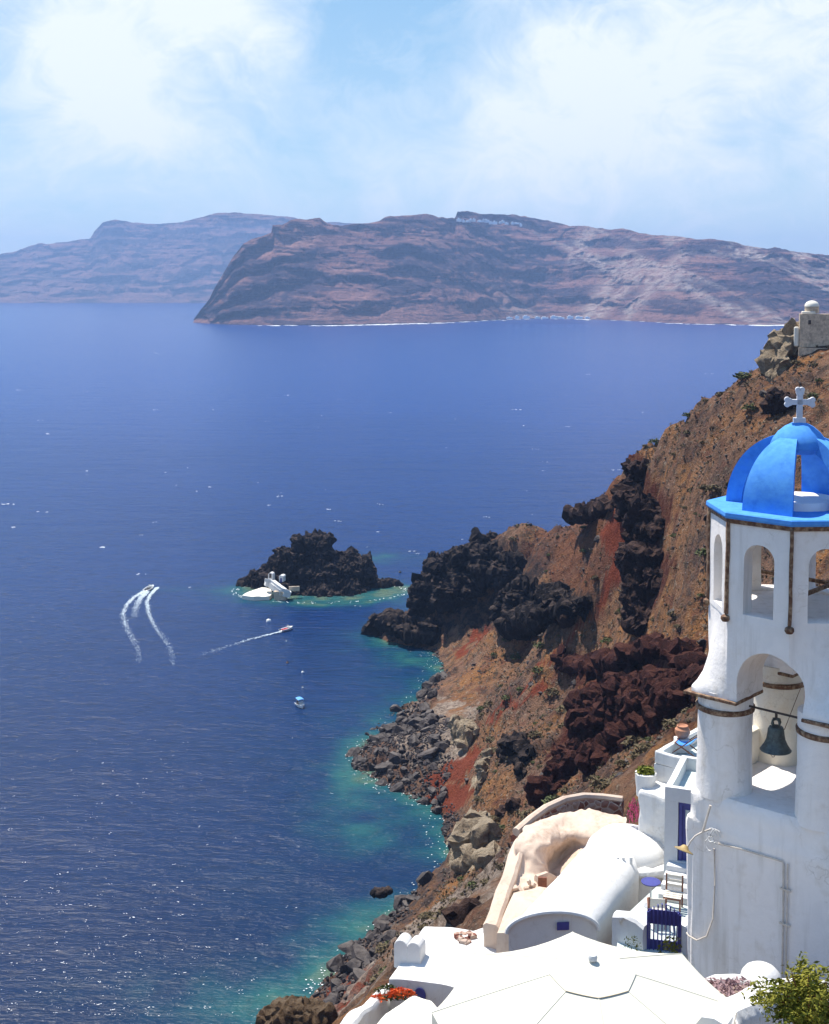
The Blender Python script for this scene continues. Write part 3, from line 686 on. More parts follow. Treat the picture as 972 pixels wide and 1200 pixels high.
crag('brown_knoll', [(345,1188,122,30,13,.8), (322,1196,121,22,11,.8), (370,1192,121,18,10,.8)], M['knoll'], 'brown grassy knoll at the bottom edge above the beach', 'knoll', .16, .45, 1.2, 151, seat=False)
crag('sea_rock', [(445,1047,196,9,3,.8), (455,1045,197,5,2.5,.8)], M['lava'], 'flat dark rock awash just off the lower beach', 'rock', .14, .25, .8, 161, seat=False)

def stone_mesh(seed, sub=2):
    bm = bmesh.new(); bmesh.ops.create_icosphere(bm, subdivisions=sub, radius=1)
    P = np.array([v.co for v in bm.verts]); r_ = random.Random(seed)
    # chipped faces: clip against random planes
    for _ in range(13):
        n_ = np.array([r_.gauss(0, 1) for _ in range(3)]); n_ /= np.linalg.norm(n_); d_ = r_.uniform(.42, .75)
        P -= np.outer(np.maximum(P @ n_ - d_, 0), n_)
    P += P * (fbm(P * 1.7 + seed, 3, seed) * .12)[:, None]
    for v, q_ in zip(bm.verts, P): v.co = q_
    me = bpy.data.meshes.new('boulder'); bm.to_mesh(me); bm.free(); me.materials.append(M['boulder']); return me
stones = [stone_mesh(k) for k in range(6)]
vis = smooth(0, 1, 1) * 0
def hill_spots(n, ok, seed):
    r_ = np.random.default_rng(seed); out = []
    cand = r_.permutation(len(P3))
    for i in cand:
        if ok[i]:
            out.append(i)
            if len(out) >= n: break
    return out
inframe = (px > 200) & (px < 965) & (py < 1195) & (py > 380)
facing = ((HN * (np.array([0, 0, H]) - P3)).sum(1) > 0)
# weights: patches per pixel rather than per square metre come from the distance test
shore_ok = (P3[:, 2] > -.6) & (P3[:, 2] < 5.5) & inframe & facing & (rubble > .3) & (P3[:, 1] < 390)
for n_, i in enumerate(hill_spots(270, shore_ok, 4)):
    s_ = random.choice([.6, .8, .9, 1.1, 1.3, 1.7, 2.3]) * random.uniform(.8, 1.2)
    o = bpy.data.objects.new('boulder', stones[n_ % 6]); COL.objects.link(o); o.location = P3[i] + [0, 0, s_ * .1]
    o.rotation_euler = (random.uniform(-.5, .5), random.uniform(-.5, .5), random.uniform(0, 6.28)); o.scale = (s_, s_ * random.uniform(.7, 1.2), s_ * random.uniform(.55, .8))
    tag(o, 'dark weathered boulder lying on the rubble shore at the foot of the slope', 'boulder', 'boulders along the rubble shore')
hill_ok = (P3[:, 2] > 6) & inframe & facing & (P3[:, 1] > 105) & (P3[:, 1] < 380)
for n_, i in enumerate(hill_spots(110, hill_ok, 14)):
    s_ = random.choice([.3, .4, .5, .7, .9, 1.2]) * random.uniform(.8, 1.2)
    o = bpy.data.objects.new('hillside_rock', stones[n_ % 6]); COL.objects.link(o); o.location = P3[i] + [0, 0, s_ * .1]
    o.rotation_euler = (random.uniform(-.5, .5), random.uniform(-.5, .5), random.uniform(0, 6.28)); o.scale = (s_, s_ * random.uniform(.7, 1.2), s_ * random.uniform(.55, .8))
    tag(o, 'loose grey rock lying on the dry brown hillside', 'rock', 'loose rocks on the hillside')
M['pale_stone'] = rock_mat('pale_stone', (.09, .07, .06), (.24, .19, .16), (.46, .40, .34), .8)
# fine rubble nobody could count
def rubble_mesh(spots, size, seed):
    r_ = random.Random(seed); base_ = [(Vector(v.co)) for v in stone_mesh(50, 1).vertices]
    tri = [tuple(p_.vertices) for p_ in stone_mesh(50, 1).polygons]; mb = MB(); n = len(base_); vs = []; fs = []
    for i in spots:
        s_ = r_.uniform(*size); q_ = Matrix.Rotation(r_.uniform(0, 6.28), 3, Vector((r_.gauss(0,1), r_.gauss(0,1), r_.gauss(0,1))).normalized())
        c0 = Vector(P3[i]) + Vector((r_.uniform(-.4, .4), r_.uniform(-.4, .4), .05)); k0 = len(vs)
        vs += [c0 + q_ @ Vector((v.x * s_, v.y * s_ * .8, v.z * s_ * .7)) for v in base_]; fs += [tuple(a + k0 for a in t) for t in tri]
    mb.v, mb.f = vs, fs; return mb
tag(rubble_mesh(hill_spots(3200, shore_ok, 24), (.22, .62), 5).build('shore_rubble', M['boulder'], fix=False), kind='stuff')
tag(rubble_mesh(hill_spots(3800, hill_ok & (cliffy + red < .5), 25), (.10, .42), 6).build('scattered_stones', M['pale_stone'], fix=False), kind='stuff')

def leaf_mb(n, rad, size, seed, flat=.7, up=.3):
    r_ = random.Random(seed); mb = MB()
    for _ in range(n):
        d = Vector((r_.gauss(0, 1), r_.gauss(0, 1), r_.gauss(0, 1))).normalized() * rad * r_.uniform(.35, 1) ** .6
        d.z = abs(d.z) * flat
        q_ = Matrix.Rotation(r_.uniform(0, 6.28), 3, Vector((r_.gauss(0,1), r_.gauss(0,1), r_.gauss(0,1))).normalized()); s_ = size * r_.uniform(.6, 1.4)
        mb.add([d + q_ @ Vector(v) for v in [(-s_, 0, 0), (0, -s_ * .45, s_ * .15), (s_, 0, 0), (0, s_ * .45, s_ * .15)]], [(0, 1, 2, 3)])
    return mb
def leaf_mat(name, a, b_):
    m, nt, b = new_mat(name); pos = objpos(nt)
    c_ = ramp(nt, noise(nt, 3, 4, .6, pos), [(.35, a), (.65, b_)]); nt.links.new(c_, b.inputs['Base Color']); b.inputs['Roughness'].default_value = .7; b.inputs['Specular IOR Level'].default_value = .2
    M[name] = m
leaf_mat('scrub_dry', (.075, .06, .03), (.15, .11, .055)); leaf_mat('scrub_green', (.045, .055, .018), (.10, .11, .035)); leaf_mat('leaf_green', (.075, .10, .012), (.22, .22, .03)); leaf_mat('leaf_blossom', (.5, .06, .16), (.65, .12, .25))
leaf_mat('leaf_orange', (.65, .09, .02), (.75, .16, .04))
scrub = []
for k in range(6):
    o = leaf_mb(150, 1, .24, 200 + k).build('shrub', M['scrub_dry' if k % 3 else 'scrub_green'], fix=False); scrub.append(o.data); bpy.data.objects.remove(o)
grass_ok = hill_ok & (cliffy + red < .5) & (P3[:, 2] > 8)
for n_, i in enumerate(hill_spots(290, grass_ok, 34)):
    s_ = random.choice([.5, .6, .8, 1.0, 1.3, 1.6]) * random.uniform(.85, 1.15)
    o = bpy.data.objects.new('shrub', scrub[n_ % 6]); COL.objects.link(o); o.location = P3[i] + [0, 0, -.05]; o.rotation_euler = (0, 0, random.uniform(0, 6.28)); o.scale = (s_, s_, s_ * .8)
    g_ = n_ % 6 % 3 == 0
    tag(o, 'low green shrub growing on the dry brown hillside' if g_ else 'low dry brown shrub growing on the hillside', 'shrub', 'green shrubs on the hillside' if g_ else 'dry shrubs on the hillside')
mb = MB(); r_ = random.Random(8); vs = []; fs = []
for i in hill_spots(5200, grass_ok, 44):
    c0 = Vector(P3[i]) + Vector((r_.uniform(-.4, .4), r_.uniform(-.4, .4), 0)); s_ = r_.uniform(.15, .42)
    for _ in range(5):
        d = Vector((r_.gauss(0, .5), r_.gauss(0, .5), r_.uniform(.5, 1))) * s_; t = Vector((r_.gauss(0, 1), r_.gauss(0, 1), 0)).normalized() * s_ * .35
        k0 = len(vs); vs += [c0 - t, c0 + t, c0 + d * 1.2 + t * .3, c0 + d * 1.2 - t * .3]; fs.append((k0, k0 + 1, k0 + 2, k0 + 3))
mb.v, mb.f = vs, fs; tag(mb.build('dry_grass', M['scrub_dry'], fix=False), kind='stuff')

# ------------------------------------------------------------------ bell tower
TC = W(935, 600, 18.5); TA = R(-42.5); TZ = 86.5
tower = thing('bell_tower', 'whitewashed octagonal bell tower with blue ribbed dome and white cross', 'bell tower', (TC.x, TC.y, TZ), TA)
def Z(z): return z - TZ
def rrect(a0, a1, b0, b1, z, N=96, rad=.14):
    """rounded rectangle sampled by angle about the tower axis"""
    out = []
    for k in range(N):
        t = 2 * math.pi * k / N; d = Vector((math.cos(t), math.sin(t)))
        r_ = min((a1 / d.x if d.x > 1e-6 else 1e9), (a0 / d.x if d.x < -1e-6 else 1e9), (b1 / d.y if d.y > 1e-6 else 1e9), (b0 / d.y if d.y < -1e-6 else 1e9))
        p = d * r_
        for cx_, cy_ in ((a0 + rad, b0 + rad), (a1 - rad, b0 + rad), (a0 + rad, b1 - rad), (a1 - rad, b1 - rad)):
            if abs(p.x) > abs(cx_) and abs(p.y) > abs(cy_) and p.x * cx_ > 0 and p.y * cy_ > 0:
                q_ = Vector((cx_, cy_)); b_ = d.dot(q_); disc = b_ * b_ - q_.length_squared + rad * rad
                if disc > 0: p = d * (b_ + math.sqrt(disc))
        out.append(Vector((p.x, p.y, Z(z))))
    return out
def octo(Rr, z, N=96):
    ap = Rr * math.cos(math.pi / 8); out = []
    for k in range(N):
        t = 2 * math.pi * k / N; r_ = ap / math.cos(((t + math.pi / 8) % (math.pi / 4)) - math.pi / 8)
        out.append(Vector((math.cos(t) * r_, math.sin(t) * r_, Z(z))))
    return out
def mixring(r0, r1, t, z): return [Vector((a.x + (b_.x - a.x) * t, a.y + (b_.y - a.y) * t, Z(z))) for a, b_ in zip(r0, r1)]
S0, S1, SB = -1.12, 1.27, 1.38; WT = M['white_tower']
# solid base, with the step where the lower wall stands proud
bm_ = MB().rings([rrect(S0 + .10, S1, S0 - .0, SB, 86.5), rrect(S0 + .06, S1, S0, SB, 89.5), rrect(S0 - .06, S1, S0, SB, 92.08), rrect(S0 - .04, S1, S0 + .0, SB, 92.16), rrect(S0, S1, S0 + .015, SB, 92.2), rrect(S0, S1, S0 + .015, SB, 92.55), rrect(S0 + .04, S1 - .04, S0 + .055, SB - .04, 92.61)])
base = bm_.build('base', WT, tower, local=True); plaster_wobble(base, .018, 1.1, .3)
# four stout columns
for a_, b_ in ((-.72, -.72), (.86, -.72), (-.72, .98), (.86, .98)):
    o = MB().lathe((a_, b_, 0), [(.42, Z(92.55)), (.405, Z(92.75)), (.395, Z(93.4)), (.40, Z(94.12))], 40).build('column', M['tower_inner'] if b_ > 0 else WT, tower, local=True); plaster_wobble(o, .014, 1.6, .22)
    MB().lathe((a_, b_, 0), [(.395, Z(93.80)), (.425, Z(93.815)), (.43, Z(93.87)), (.40, Z(93.89))], 40, closed=False).build('rusty_band', M['rust'], tower, local=True, smooth_=True)
# parapets between the columns at the back
for c0, s_ in (((-.95, .13, Z(92.85)), (.24, 1.1, .56)), ((.07, 1.2, Z(92.85)), (1.1, .24, .56)), ((1.1, .13, Z(92.85)), (.24, 1.1, .56))):
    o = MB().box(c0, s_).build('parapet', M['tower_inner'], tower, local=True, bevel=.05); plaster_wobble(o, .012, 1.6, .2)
# vault block: square below, octagon above, pierced by two arched tunnels
oct_, sq = octo(1.25, 95.3), rrect(S0, S1, S0, SB, 94.1)
rr_ = [mixring(oct_, sq, t, z_) for t, z_ in ((1, 94.08), (1, 94.14), (.78, 94.22), (.52, 94.36), (.30, 94.58), (.13, 94.85), (.03, 95.1), (0, 95.3))]
# the front stays one plane with the octagon facet above
vault = MB().rings(rr_).build('vault', WT, tower, local=True)
def tunnel(axis, c_, w_, zs, z0=93.0, L=5):
    pts = []; 
    for k in range(25):
        t = math.pi * k / 24; pts.append((c_ + math.cos(t) * w_ / 2, zs + math.sin(t) * w_ / 2 * 1.04))
    pts = [(c_ + w_ / 2, z0)] + pts + [(c_ - w_ / 2, z0)]
    rings = [[(p, q_, Z(z_)) if axis == 'v' else (q_, p, Z(z_)) for p, z_ in pts] for q_ in (-L, L)]
    mb = MB(); n = len(pts); mb.add(rings[0] + rings[1], [tuple(range(n)), tuple(range(2 * n - 1, n - 1, -1))] + [(k, k + n, (k + 1) % n + n, (k + 1) % n) for k in range(n)])
    return mb.build('cutter', None, tower, local=True)
cut(vault, [tunnel('v', .18, 1.0, 94.36), tunnel('u', .14, .96, 94.36)])
vault.data.materials.clear(); vault.data.materials.append(WT); plaster_wobble(vault, .012, 1.4, .16)
# rust stained ledge under each springing of the vault
for (a0, a1, b0, b1) in ((S0 - .05, -.31, S0 - .04, -.33), (.67, S1 + .04, S0 - .04, -.33), (S0 - .05, -.31, .61, SB + .04), (.67, S1 + .04, .61, SB + .04)):
    MB().box(((a0 + a1) / 2, (b0 + b1) / 2, Z(94.055)), (a1 - a0, b1 - b0, .05)).build('rusty_ledge', M['rust'], tower, local=True, bevel=.012)
# octagonal lantern with arched openings
mb = MB(); N8 = 8
def o8(Rr, z): return [Vector((Rr * math.cos(math.pi / 8 + k * math.pi / 4), Rr * math.sin(math.pi / 8 + k * math.pi / 4), Z(z))) for k in range(8)]
outer = MB().rings([o8(1.25, 95.28), o8(1.25, 96.70)]).build('lantern', WT, tower, local=True)
def arch_cut(k, w_=.46, z0=95.37, zs=96.17):
    an = k * math.pi / 4; pts = [(w_ / 2, z0)] + [(math.cos(math.pi * j / 18) * w_ / 2, zs + math.sin(math.pi * j / 18) * w_ / 2) for j in range(19)] + [(-w_ / 2, z0)]
    ca, sa = math.cos(an), math.sin(an); n = len(pts); vs = []
    for r_ in (.5, 2.0): vs += [(r_ * ca - p * sa, r_ * sa + p * ca, Z(z_)) for p, z_ in pts]
    return MB().add(vs, [tuple(range(n)), tuple(range(2 * n - 1, n - 1, -1))] + [(j, j + n, (j + 1) % n + n, (j + 1) % n) for j in range(n)]).build('cutter', None, tower, local=True)
inner = MB().rings([o8(.98, 95.33), o8(.98, 96.60)]).build('cutter', None, tower, local=True)
cut(outer, [inner] + [arch_cut(k) for k in range(8)])
outer.data.materials.clear(); outer.data.materials.append(WT); plaster_wobble(outer, .008, 1.8, .14)
for k in range(8):
    v = o8(1.262, 95.30)[k]; top = o8(1.262, 96.68)[k]; d = Vector((v.x, v.y, 0)).normalized(); ra = random.Random(k)
    pts = [top + (v - top) * t + Vector((ra.uniform(-.006, .006), ra.uniform(-.006, .006), 0)) for t in np.linspace(0, .97, 9)]
    s_ = MB().bar(pts[0], pts[-1], .078, .05).build('corner_strip', M['rust'], tower, local=True, bevel=.012); plaster_wobble(s_, .006, 5, .1)
    MB().lathe(pts[-1] + d * .012 + Vector((0, 0, -.05)), [(.03, .04), (.06, .02), (.066, -.02), (.045, -.055)], 14).build('strip_foot', M['rust'], s_, smooth_=True, local=True)
    # springer moulding of each arch
    an = k * math.pi / 4
MB().rings([o8(1.275, 96.655), o8(1.285, 96.72)]).build('rusty_cornice', M['rust'], tower, local=True)
MB().rings([o8(1.30, 96.722), o8(1.315, 96.75), o8(1.31, 96.80), o8(1.29, 96.815)]).build('eave', M['blue_paint'], tower, local=True)
MB().bar((-1.0, .55, Z(95.62)), (1.0, .55, Z(95.60)), .05).build('tie_bar', M['rust'], tower, local=True)
MB().bar((.3, -1.0, Z(95.60)), (.3, 1.0, Z(95.60)), .05).build('tie_bar', M['rust'], tower, local=True)
MB().rings([[Vector((math.cos(t) * .55, math.sin(t) * .55, Z(z_))) for t in np.linspace(0, 2 * math.pi, 33)[:-1]] for z_ in (96.80, 96.93)]).build('drum', WT, tower, local=True, smooth_=True)
# dome of four broad ribs: front facet, then every second facet
def prof(t, R0, h): return R0 * max(math.cos(t), 0) ** .86, h * math.sin(t) ** .92
for k in range(4):
    an = -math.pi / 2 + k * math.pi / 2; n = 18; mA = 9; half = math.radians(22.0); vs = []; fs = []
    ts = np.linspace(0, 1.33, n)
    for t in ts:
        ro, zo = prof(t, .985, 1.06); ri, zi = prof(t, .77, .86)
        for rad_, zz in ((ro, zo), (ri, zi)):
            for j in range(mA):
                b_ = an + half * (j / (mA - 1) * 2 - 1)
                fl = 1 / math.cos(half * (j / (mA - 1) * 2 - 1)) * .965   # the base is nearly straight, the crown round
                f_ = 1 + (fl - 1) * (1 - math.sin(t)); vs.append((rad_ * f_ * math.cos(b_), rad_ * f_ * math.sin(b_), Z(96.81) + zz))
    w2 = 2 * mA
    for i in range(n - 1):
        for j in range(mA - 1):
            a, b_ = i * w2 + j, i * w2 + j + 1; fs.append((a, b_, b_ + w2, a + w2)); fs.append((a + mA + w2, b_ + mA + w2, b_ + mA, a + mA))
        a = i * w2; fs.append((a, a + w2, a + w2 + mA, a + mA)); a = i * w2 + mA - 1; fs.append((a, a + mA, a + w2 + mA, a + w2))
    i = (n - 1) * w2
    for j in range(mA - 1): fs.append((i + j, i + j + 1, i + mA + j + 1, i + mA + j)); fs.append((j, mA + j, mA + j + 1, j + 1))
    o = MB().add(vs, fs).build('dome_rib', M['blue_paint'], tower, local=True, smooth_=True)
MB().lathe((0, 0, Z(96.81)), [(.05, .76), (.30, .78), (.40, .86), (.405, .90), (.37, .985), (.30, 1.08), (.20, 1.165), (.10, 1.215), (.02, 1.23)], 40).build('dome_cap', M['blue_paint'], tower, local=True, smooth_=True)
# budded cross, turned square to the sea view
cr = MB(); q_ = Matrix.Rotation(-TA - R(10), 3, 'Z'); cz = Z(98.03)
def cbox(c_, s_): cr.box(q_ @ Vector(c_) + Vector((0, 0, cz)), s_, M=q_)
def cdisc(x, z_, r_, th=.07):
    n = 20; vs = [q_ @ Vector((x + math.cos(2 * math.pi * k / n) * r_, y, z_ + math.sin(2 * math.pi * k / n) * r_)) + Vector((0, 0, cz)) for y in (-th / 2, th / 2) for k in range(n)]
    cr.add(vs, [tuple(range(n)), tuple(range(2 * n - 1, n - 1, -1))] + [(k, k + n, (k + 1) % n + n, (k + 1) % n) for k in range(n)])
cbox((0, 0, .24), (.085, .062, .44)); cbox((0, .002, .295), (.30, .066, .08)); cbox((0, 0, .015), (.17, .12, .10))
for x, z_ in ((-.15, .295), (.15, .295), (0, .44)):
    cdisc(x, z_, .058, .07); 
    for dx_, dz_ in ((.045, .035), (-.045, .035), (.045, -.035), (-.045, -.035)):
        if (x > 0 and dx_ < 0) or (x < 0 and dx_ > 0) or (x == 0 and dz_ < 0): continue
        cdisc(x + dx_ * .6, z_ + dz_, .04, .074)
cr.build('cross', simple('cross_marble', (.62, .62, .66), .6, .08, 9), tower, local=True, bevel=.006)
# bell: hangs from the bar, so it is a thing of its own; the bar belongs to the tower
fa = -.78
bl = Matrix.Translation(tower.location) @ Matrix.Rotation(TA, 4, 'Z')
def TL(a, b_, z_): return bl @ Vector((a, b_, Z(z_)))
MB().tube([(-.45, -.74, Z(93.93)), (.6, -.74, Z(93.93))], .017, 8).build('bell_bar', M['iron'], tower, local=True)
bp = TL(.10, -.74, 93.38)
bell = thing('bell', 'weathered green bronze bell hanging in the tower arch from an iron bar', 'bell', bp)
MB().lathe(bp, [(.215, .0), (.222, .008), (.205, .03), (.165, .09), (.135, .16), (.120, .24), (.112, .31), (.095, .345), (.05, .365), (.0, .37)], 40, closed=False).build('bell_body', M['bronze'], bell, smooth_=True)
MB().lathe(bp, [(.0, .34), (.09, .33), (.105, .28), (.115, .18), (.15, .09), (.19, .02), (.214, .001)], 40, closed=False).build('bell_inside', M['iron'], bell, smooth_=True)
cw = MB()
for k in range(4):
    an = k * math.pi / 2 + .4; cw.tube([bp + Vector((math.cos(an) * r_, math.sin(an) * r_, z_)) for r_, z_ in ((.06, .355), (.075, .40), (.06, .445), (.015, .46))], .017, 6)
cw.build('crown', M['bronze'], bell, smooth_=True); MB().tube([bp + Vector((0, 0, .44)), bp + Vector((0, 0, .55))], .02, 6).build('hanger', M['iron'], bell)
MB().tube([bp + Vector((0, 0, .3)), bp + Vector((0, 0, -.02)), bp + Vector((0, 0, -.06))], .014, 8, radii=[.01, .014, .03]).build('clapper', M['iron'], bell, smooth_=True)
def rope(name, pts, r_, mat, label, cat, sag=.0):
    P = []
    for i in range(len(pts) - 1):
        a, b_ = Vector(pts[i]), Vector(pts[i + 1])
        for t in np.linspace(0, 1, 9)[(0 if i == 0 else 1):]: P.append(a.lerp(b_, t) + Vector((0, 0, -sag * 4 * t * (1 - t))))
    return tag(MB().tube(P, r_, 6).build(name, mat, None, smooth_=True), label, cat)
rope('bell_rope', [bp + Vector((0, 0, -.06)), TL(-.25, -.2, 93.1)], .005, M['rust'], 'thin rope tied to the bell clapper and sagging left to the low wall', 'rope', .05)
rope('bell_wire', [TL(.42, -.5, 94.5), bp + Vector((.12, 0, .30))], .005, M['rust'], 'taut wire running down to the bell from the vault above', 'wire')
# pipes and cables on the seaward face
fz = S0 - .035
tag(MB().tube([(-.55, fz, Z(91.95)), (-.2, fz, Z(91.98)), (.44, fz, Z(91.99)), (.46, fz, Z(91.95)), (.47, fz, Z(90.9)), (.48, fz, Z(87))], .014, 6).build('conduit', M['steel'], tower, local=True, smooth_=True))
MB().tube([(.52, fz, Z(91.98)), (.525, fz, Z(91.0)), (.535, fz, Z(87))], .011, 6).build('conduit', M['steel'], tower, local=True, smooth_=True)
for z_ in (91.6, 91.1, 90.3): MB().box((.495, fz, Z(z_)), (.16, .03, .025)).build('pipe_clip', M['steel'], tower, local=True)
MB().tube([(-.62, fz, Z(91.85)), (-.60, fz, Z(91.3)), (-.62, fz, Z(90.8)), (-.72, fz, Z(90.5)), (-.88, fz, Z(90.38)), (-1.02, fz - .0, Z(90.40)), (-1.07, fz + .03, Z(90.42))], .012, 6).build('loose_cable', M['steel'], tower, local=True, smooth_=True)
mb = MB(); rr2 = random.Random(2)
for k in range(4):
    c0 = Vector((-.62 + rr2.uniform(-.08, .06), fz, Z(92.0) + rr2.uniform(-.08, .06)))
    mb.tube([c0 + Vector((math.cos(t) * rr2.uniform(.05, .08), -.01 - .005 * j, math.sin(t) * .10)) for j, t in enumerate(np.linspace(0, 5.5, 12))], .008, 5)
mb.build('cable_coil', M['white'], tower, local=True, smooth_=True)
# swan-neck lamp on the left corner
lp = thing('wall_lamp', 'old brass swan neck lamp with round dish shade on the tower corner', 'lamp', W(830, 975, 18.0))
a0 = W(833, 944, 17.9); a1 = W(824, 975, 17.95); MB().tube([a0, a0.lerp(a1, .5), a1], .018, 8).build('upright', M['steel'], lp, smooth_=True)
MB().tube([W(833, 972, 18.0), a1, W(815, 980, 17.95), W(809, 987, 17.95), W(806, 993, 17.95), W(805, 996, 17.95)], .013, 8).build('swan_neck', M['steel'], lp, smooth_=True)
sh = W(802, 996, 17.95); qs = Matrix.Rotation(R(22), 3, 'Y') @ Matrix.Rotation(R(-14), 3, 'X')
mb = MB().lathe((0, 0, 0), [(.02, .07), (.04, .06), (.07, .02), (.14, -.005), (.142, -.015), (.07, .005), (.02, .04)], 28); mb.v = [sh + qs @ v for v in mb.v]; mb.build('shade', M['brass'], lp, smooth_=True)

# ------------------------------------------------------------------ village on the slope below the tower
WH = M['white']
def frame(rz): a = R(rz); return Vector((math.cos(a), math.sin(a), 0)), Vector((-math.sin(a), math.cos(a), 0))
UP = Vector((0, 0, 1))
def obox(mb, c0, u, v, wd, dp, z0, z1, a0=0, b0=0):
    """box from the front left corner c0, wd along u, dp along v (away from the viewer)"""
    q_ = [Vector((c0.x, c0.y, 0)) + u * (a0 + a) + v * (b0 + b_) for a, b_ in ((0, 0), (wd, 0), (wd, dp), (0, dp))]
    mb.add([p + UP * z0 for p in q_] + [p + UP * z1 for p in q_], [(0,3,2,1),(4,5,6,7),(0,1,5,4),(1,2,6,5),(2,3,7,6),(3,0,4,7)]); return mb
def at_(c0, u, v, a, b_, z_): p = Vector((c0.x, c0.y, 0)) + u * a + v * b_; p.z = z_; return p
# --- house with the blue door
c2 = W(780, 922, 37.5); u, v = frame(-22); zt = c2.z; zb = W(800, 1010, 37.4).z
h2 = thing('white_house', 'white cube house with a dark blue door half hidden by the bell tower', 'house', (c2.x, c2.y, zb))
mb = obox(MB(), c2, u, v, 3.2, 2.8, zb - 4, zt - .42); o = mb.build('wall', WH, h2); 
dw = .40
cut(o, [obox(MB(), c2, u, v, 1.0, .3, zb + .04, zb + 1.86, dw, -.1).build('cutter', None)]); o.data.materials.clear(); o.data.materials.append(WH); plaster_wobble(o, .012, 1.0, .3)
mb = MB()
for a, b_, wd, dp in ((0, 0, 3.2, .18), (0, 2.62, 3.2, .18), (0, .18, .18, 2.44), (3.02, .18, .18, 2.44)): obox(mb, c2, u, v, wd, dp, zt - .425, zt, a, b_)
plaster_wobble(mb.build('parapet', WH, h2), .010, 1.5, .2)
obox(MB(), c2, u, v, 2.84, 2.44, zt - .43, zt - .40, .18, .18).build('roof', M['pale_floor'], h2)
dr = obox(MB(), c2, u, v, .98, .06, zb + .05, zb + 1.84, dw + .01, .10).build('door', M['navy'], h2)
fr = MB()
for a, z0, wd, z1 in ((dw + .01, zb + .05, .10, zb + 1.85), (dw + .89, zb + .05, .10, zb + 1.85), (dw + .11, zb + 1.74, .78, zb + 1.85)): obox(fr, c2, u, v, wd, .05, z0, z1, a, .045)
fr.build('frame', M['navy'], dr); obox(MB(), c2, u, v, .56, .02, zb + 1.05, zb + 1.62, dw + .2, .078).build('pane', M['glass'], dr)
for k in range(4):
    st = 'door_step'
    obox(MB(), c2, u, v, 2.0, .30, zb - .2 - .16 * (k + 1), zb - .16 * k, .12 - .02 * k, -.30 * (k + 1)).build(st, WH, h2, bevel=.025)
# --- house with the roof terrace (pot and deck chair)
c1 = W(767, 880, 41.0); u1, v1 = frame(-40); z1 = c1.z
h1 = thing('white_house', 'white house with roof terrace behind the bell tower column', 'house', (c1.x, c1.y, z1 - 4))
plaster_wobble(obox(MB(), c1, u1, v1, 3.6, 3.2, z1 - 5, z1 - .42).build('wall', WH, h1), .014, 1.0, .3)
mb = MB()
for a, b_, wd, dp, dz_ in ((0, 0, 3.6, .2, 0), (0, .2, .2, 3.0, .0), (.2, 3.0, 3.4, .2, .25), (3.4, .2, .2, 2.8, 0)): obox(mb, c1, u1, v1, wd, dp, z1 - .425, z1 + dz_, a, b_)
plaster_wobble(mb.build('parapet', WH, h1, bevel=.04), .02, 1.4, .2)
obox(MB(), c1, u1, v1, 3.2, 2.8, z1 - .43, z1 - .40, .2, .2).build('terrace_floor', M['pale_floor'], h1)
lump = MB().lathe(at_(c1, u1, v1, 1.1, 3.1, z1 - .4), [(.8, -.2), (.75, .35), (.55, .62), (.2, .75), (.02, .76)], 20); plaster_wobble(lump.build('rounded_chimney', WH, h1), .05, 1.5, .2)
fl = z1 - .40
pc = W(800, 866, 42.0); pc.z = fl + .75
pot = thing('clay_pot', 'terracotta jar standing on the white roof terrace beside the deck chair', 'pot', pc - Vector((0, 0, .75)))
obox(MB(), Vector((pc.x - .25, pc.y - .2, 0)), Vector((1,0,0)), Vector((0,1,0)), .5, .45, fl - .0, fl + .46).build('plinth', WH, pot, bevel=.04)
MB().lathe(pc - Vector((0, 0, .29)), [(.10, 0), (.20, .08), (.26, .2), (.25, .32), (.16, .40), (.19, .44), (.17, .45), (.12, .40)], 24).build('jar', M['terracotta'], pot, smooth_=True)
dc0 = W(806, 884, 41.6); dc0.z = fl
deck = thing('deck_chair', 'folding wooden deck chair with blue cloth on the white roof terrace', 'deck chair', dc0)
ud, vd = frame(-30)
def dpt(a, b_, z_): return dc0 + ud * a + vd * b_ + UP * z_
for s_ in (-.28, .28):
    MB().bar(dpt(-.55, s_, .02), dpt(.45, s_, .85), .035).build('frame_rail', M['wood'], deck); MB().bar(dpt(.5, s_ * .9, .02), dpt(-.35, s_ * .9, .48), .035).build('frame_rail', M['wood'], deck)
for p in ((.45, .84), (-.35, .47), (-.5, .05), (.45, .05)): MB().bar(dpt(p[0], -.29, p[1]), dpt(p[0], .29, p[1]), .03).build('crossbar', M['wood'], deck)
n = 10; top = [Vector((.46 - .82 * t, 0, .85 - .38 * t - .22 * math.sin(math.pi * t))) for t in np.linspace(0, 1, n)]
vs = [dpt(p.x, s_, p.z + dz_) for p in top for s_ in (-.25, .25) for dz_ in (.012, -.012)]
fs = []
for i in range(n - 1):
    a = i * 4; fs += [(a, a + 2, a + 6, a + 4), (a + 1, a + 5, a + 7, a + 3), (a, a + 4, a + 5, a + 1), (a + 2, a + 3, a + 7, a + 6)]
MB().add(vs, fs).build('sling', M['blue_paint'], deck, smooth_=True)
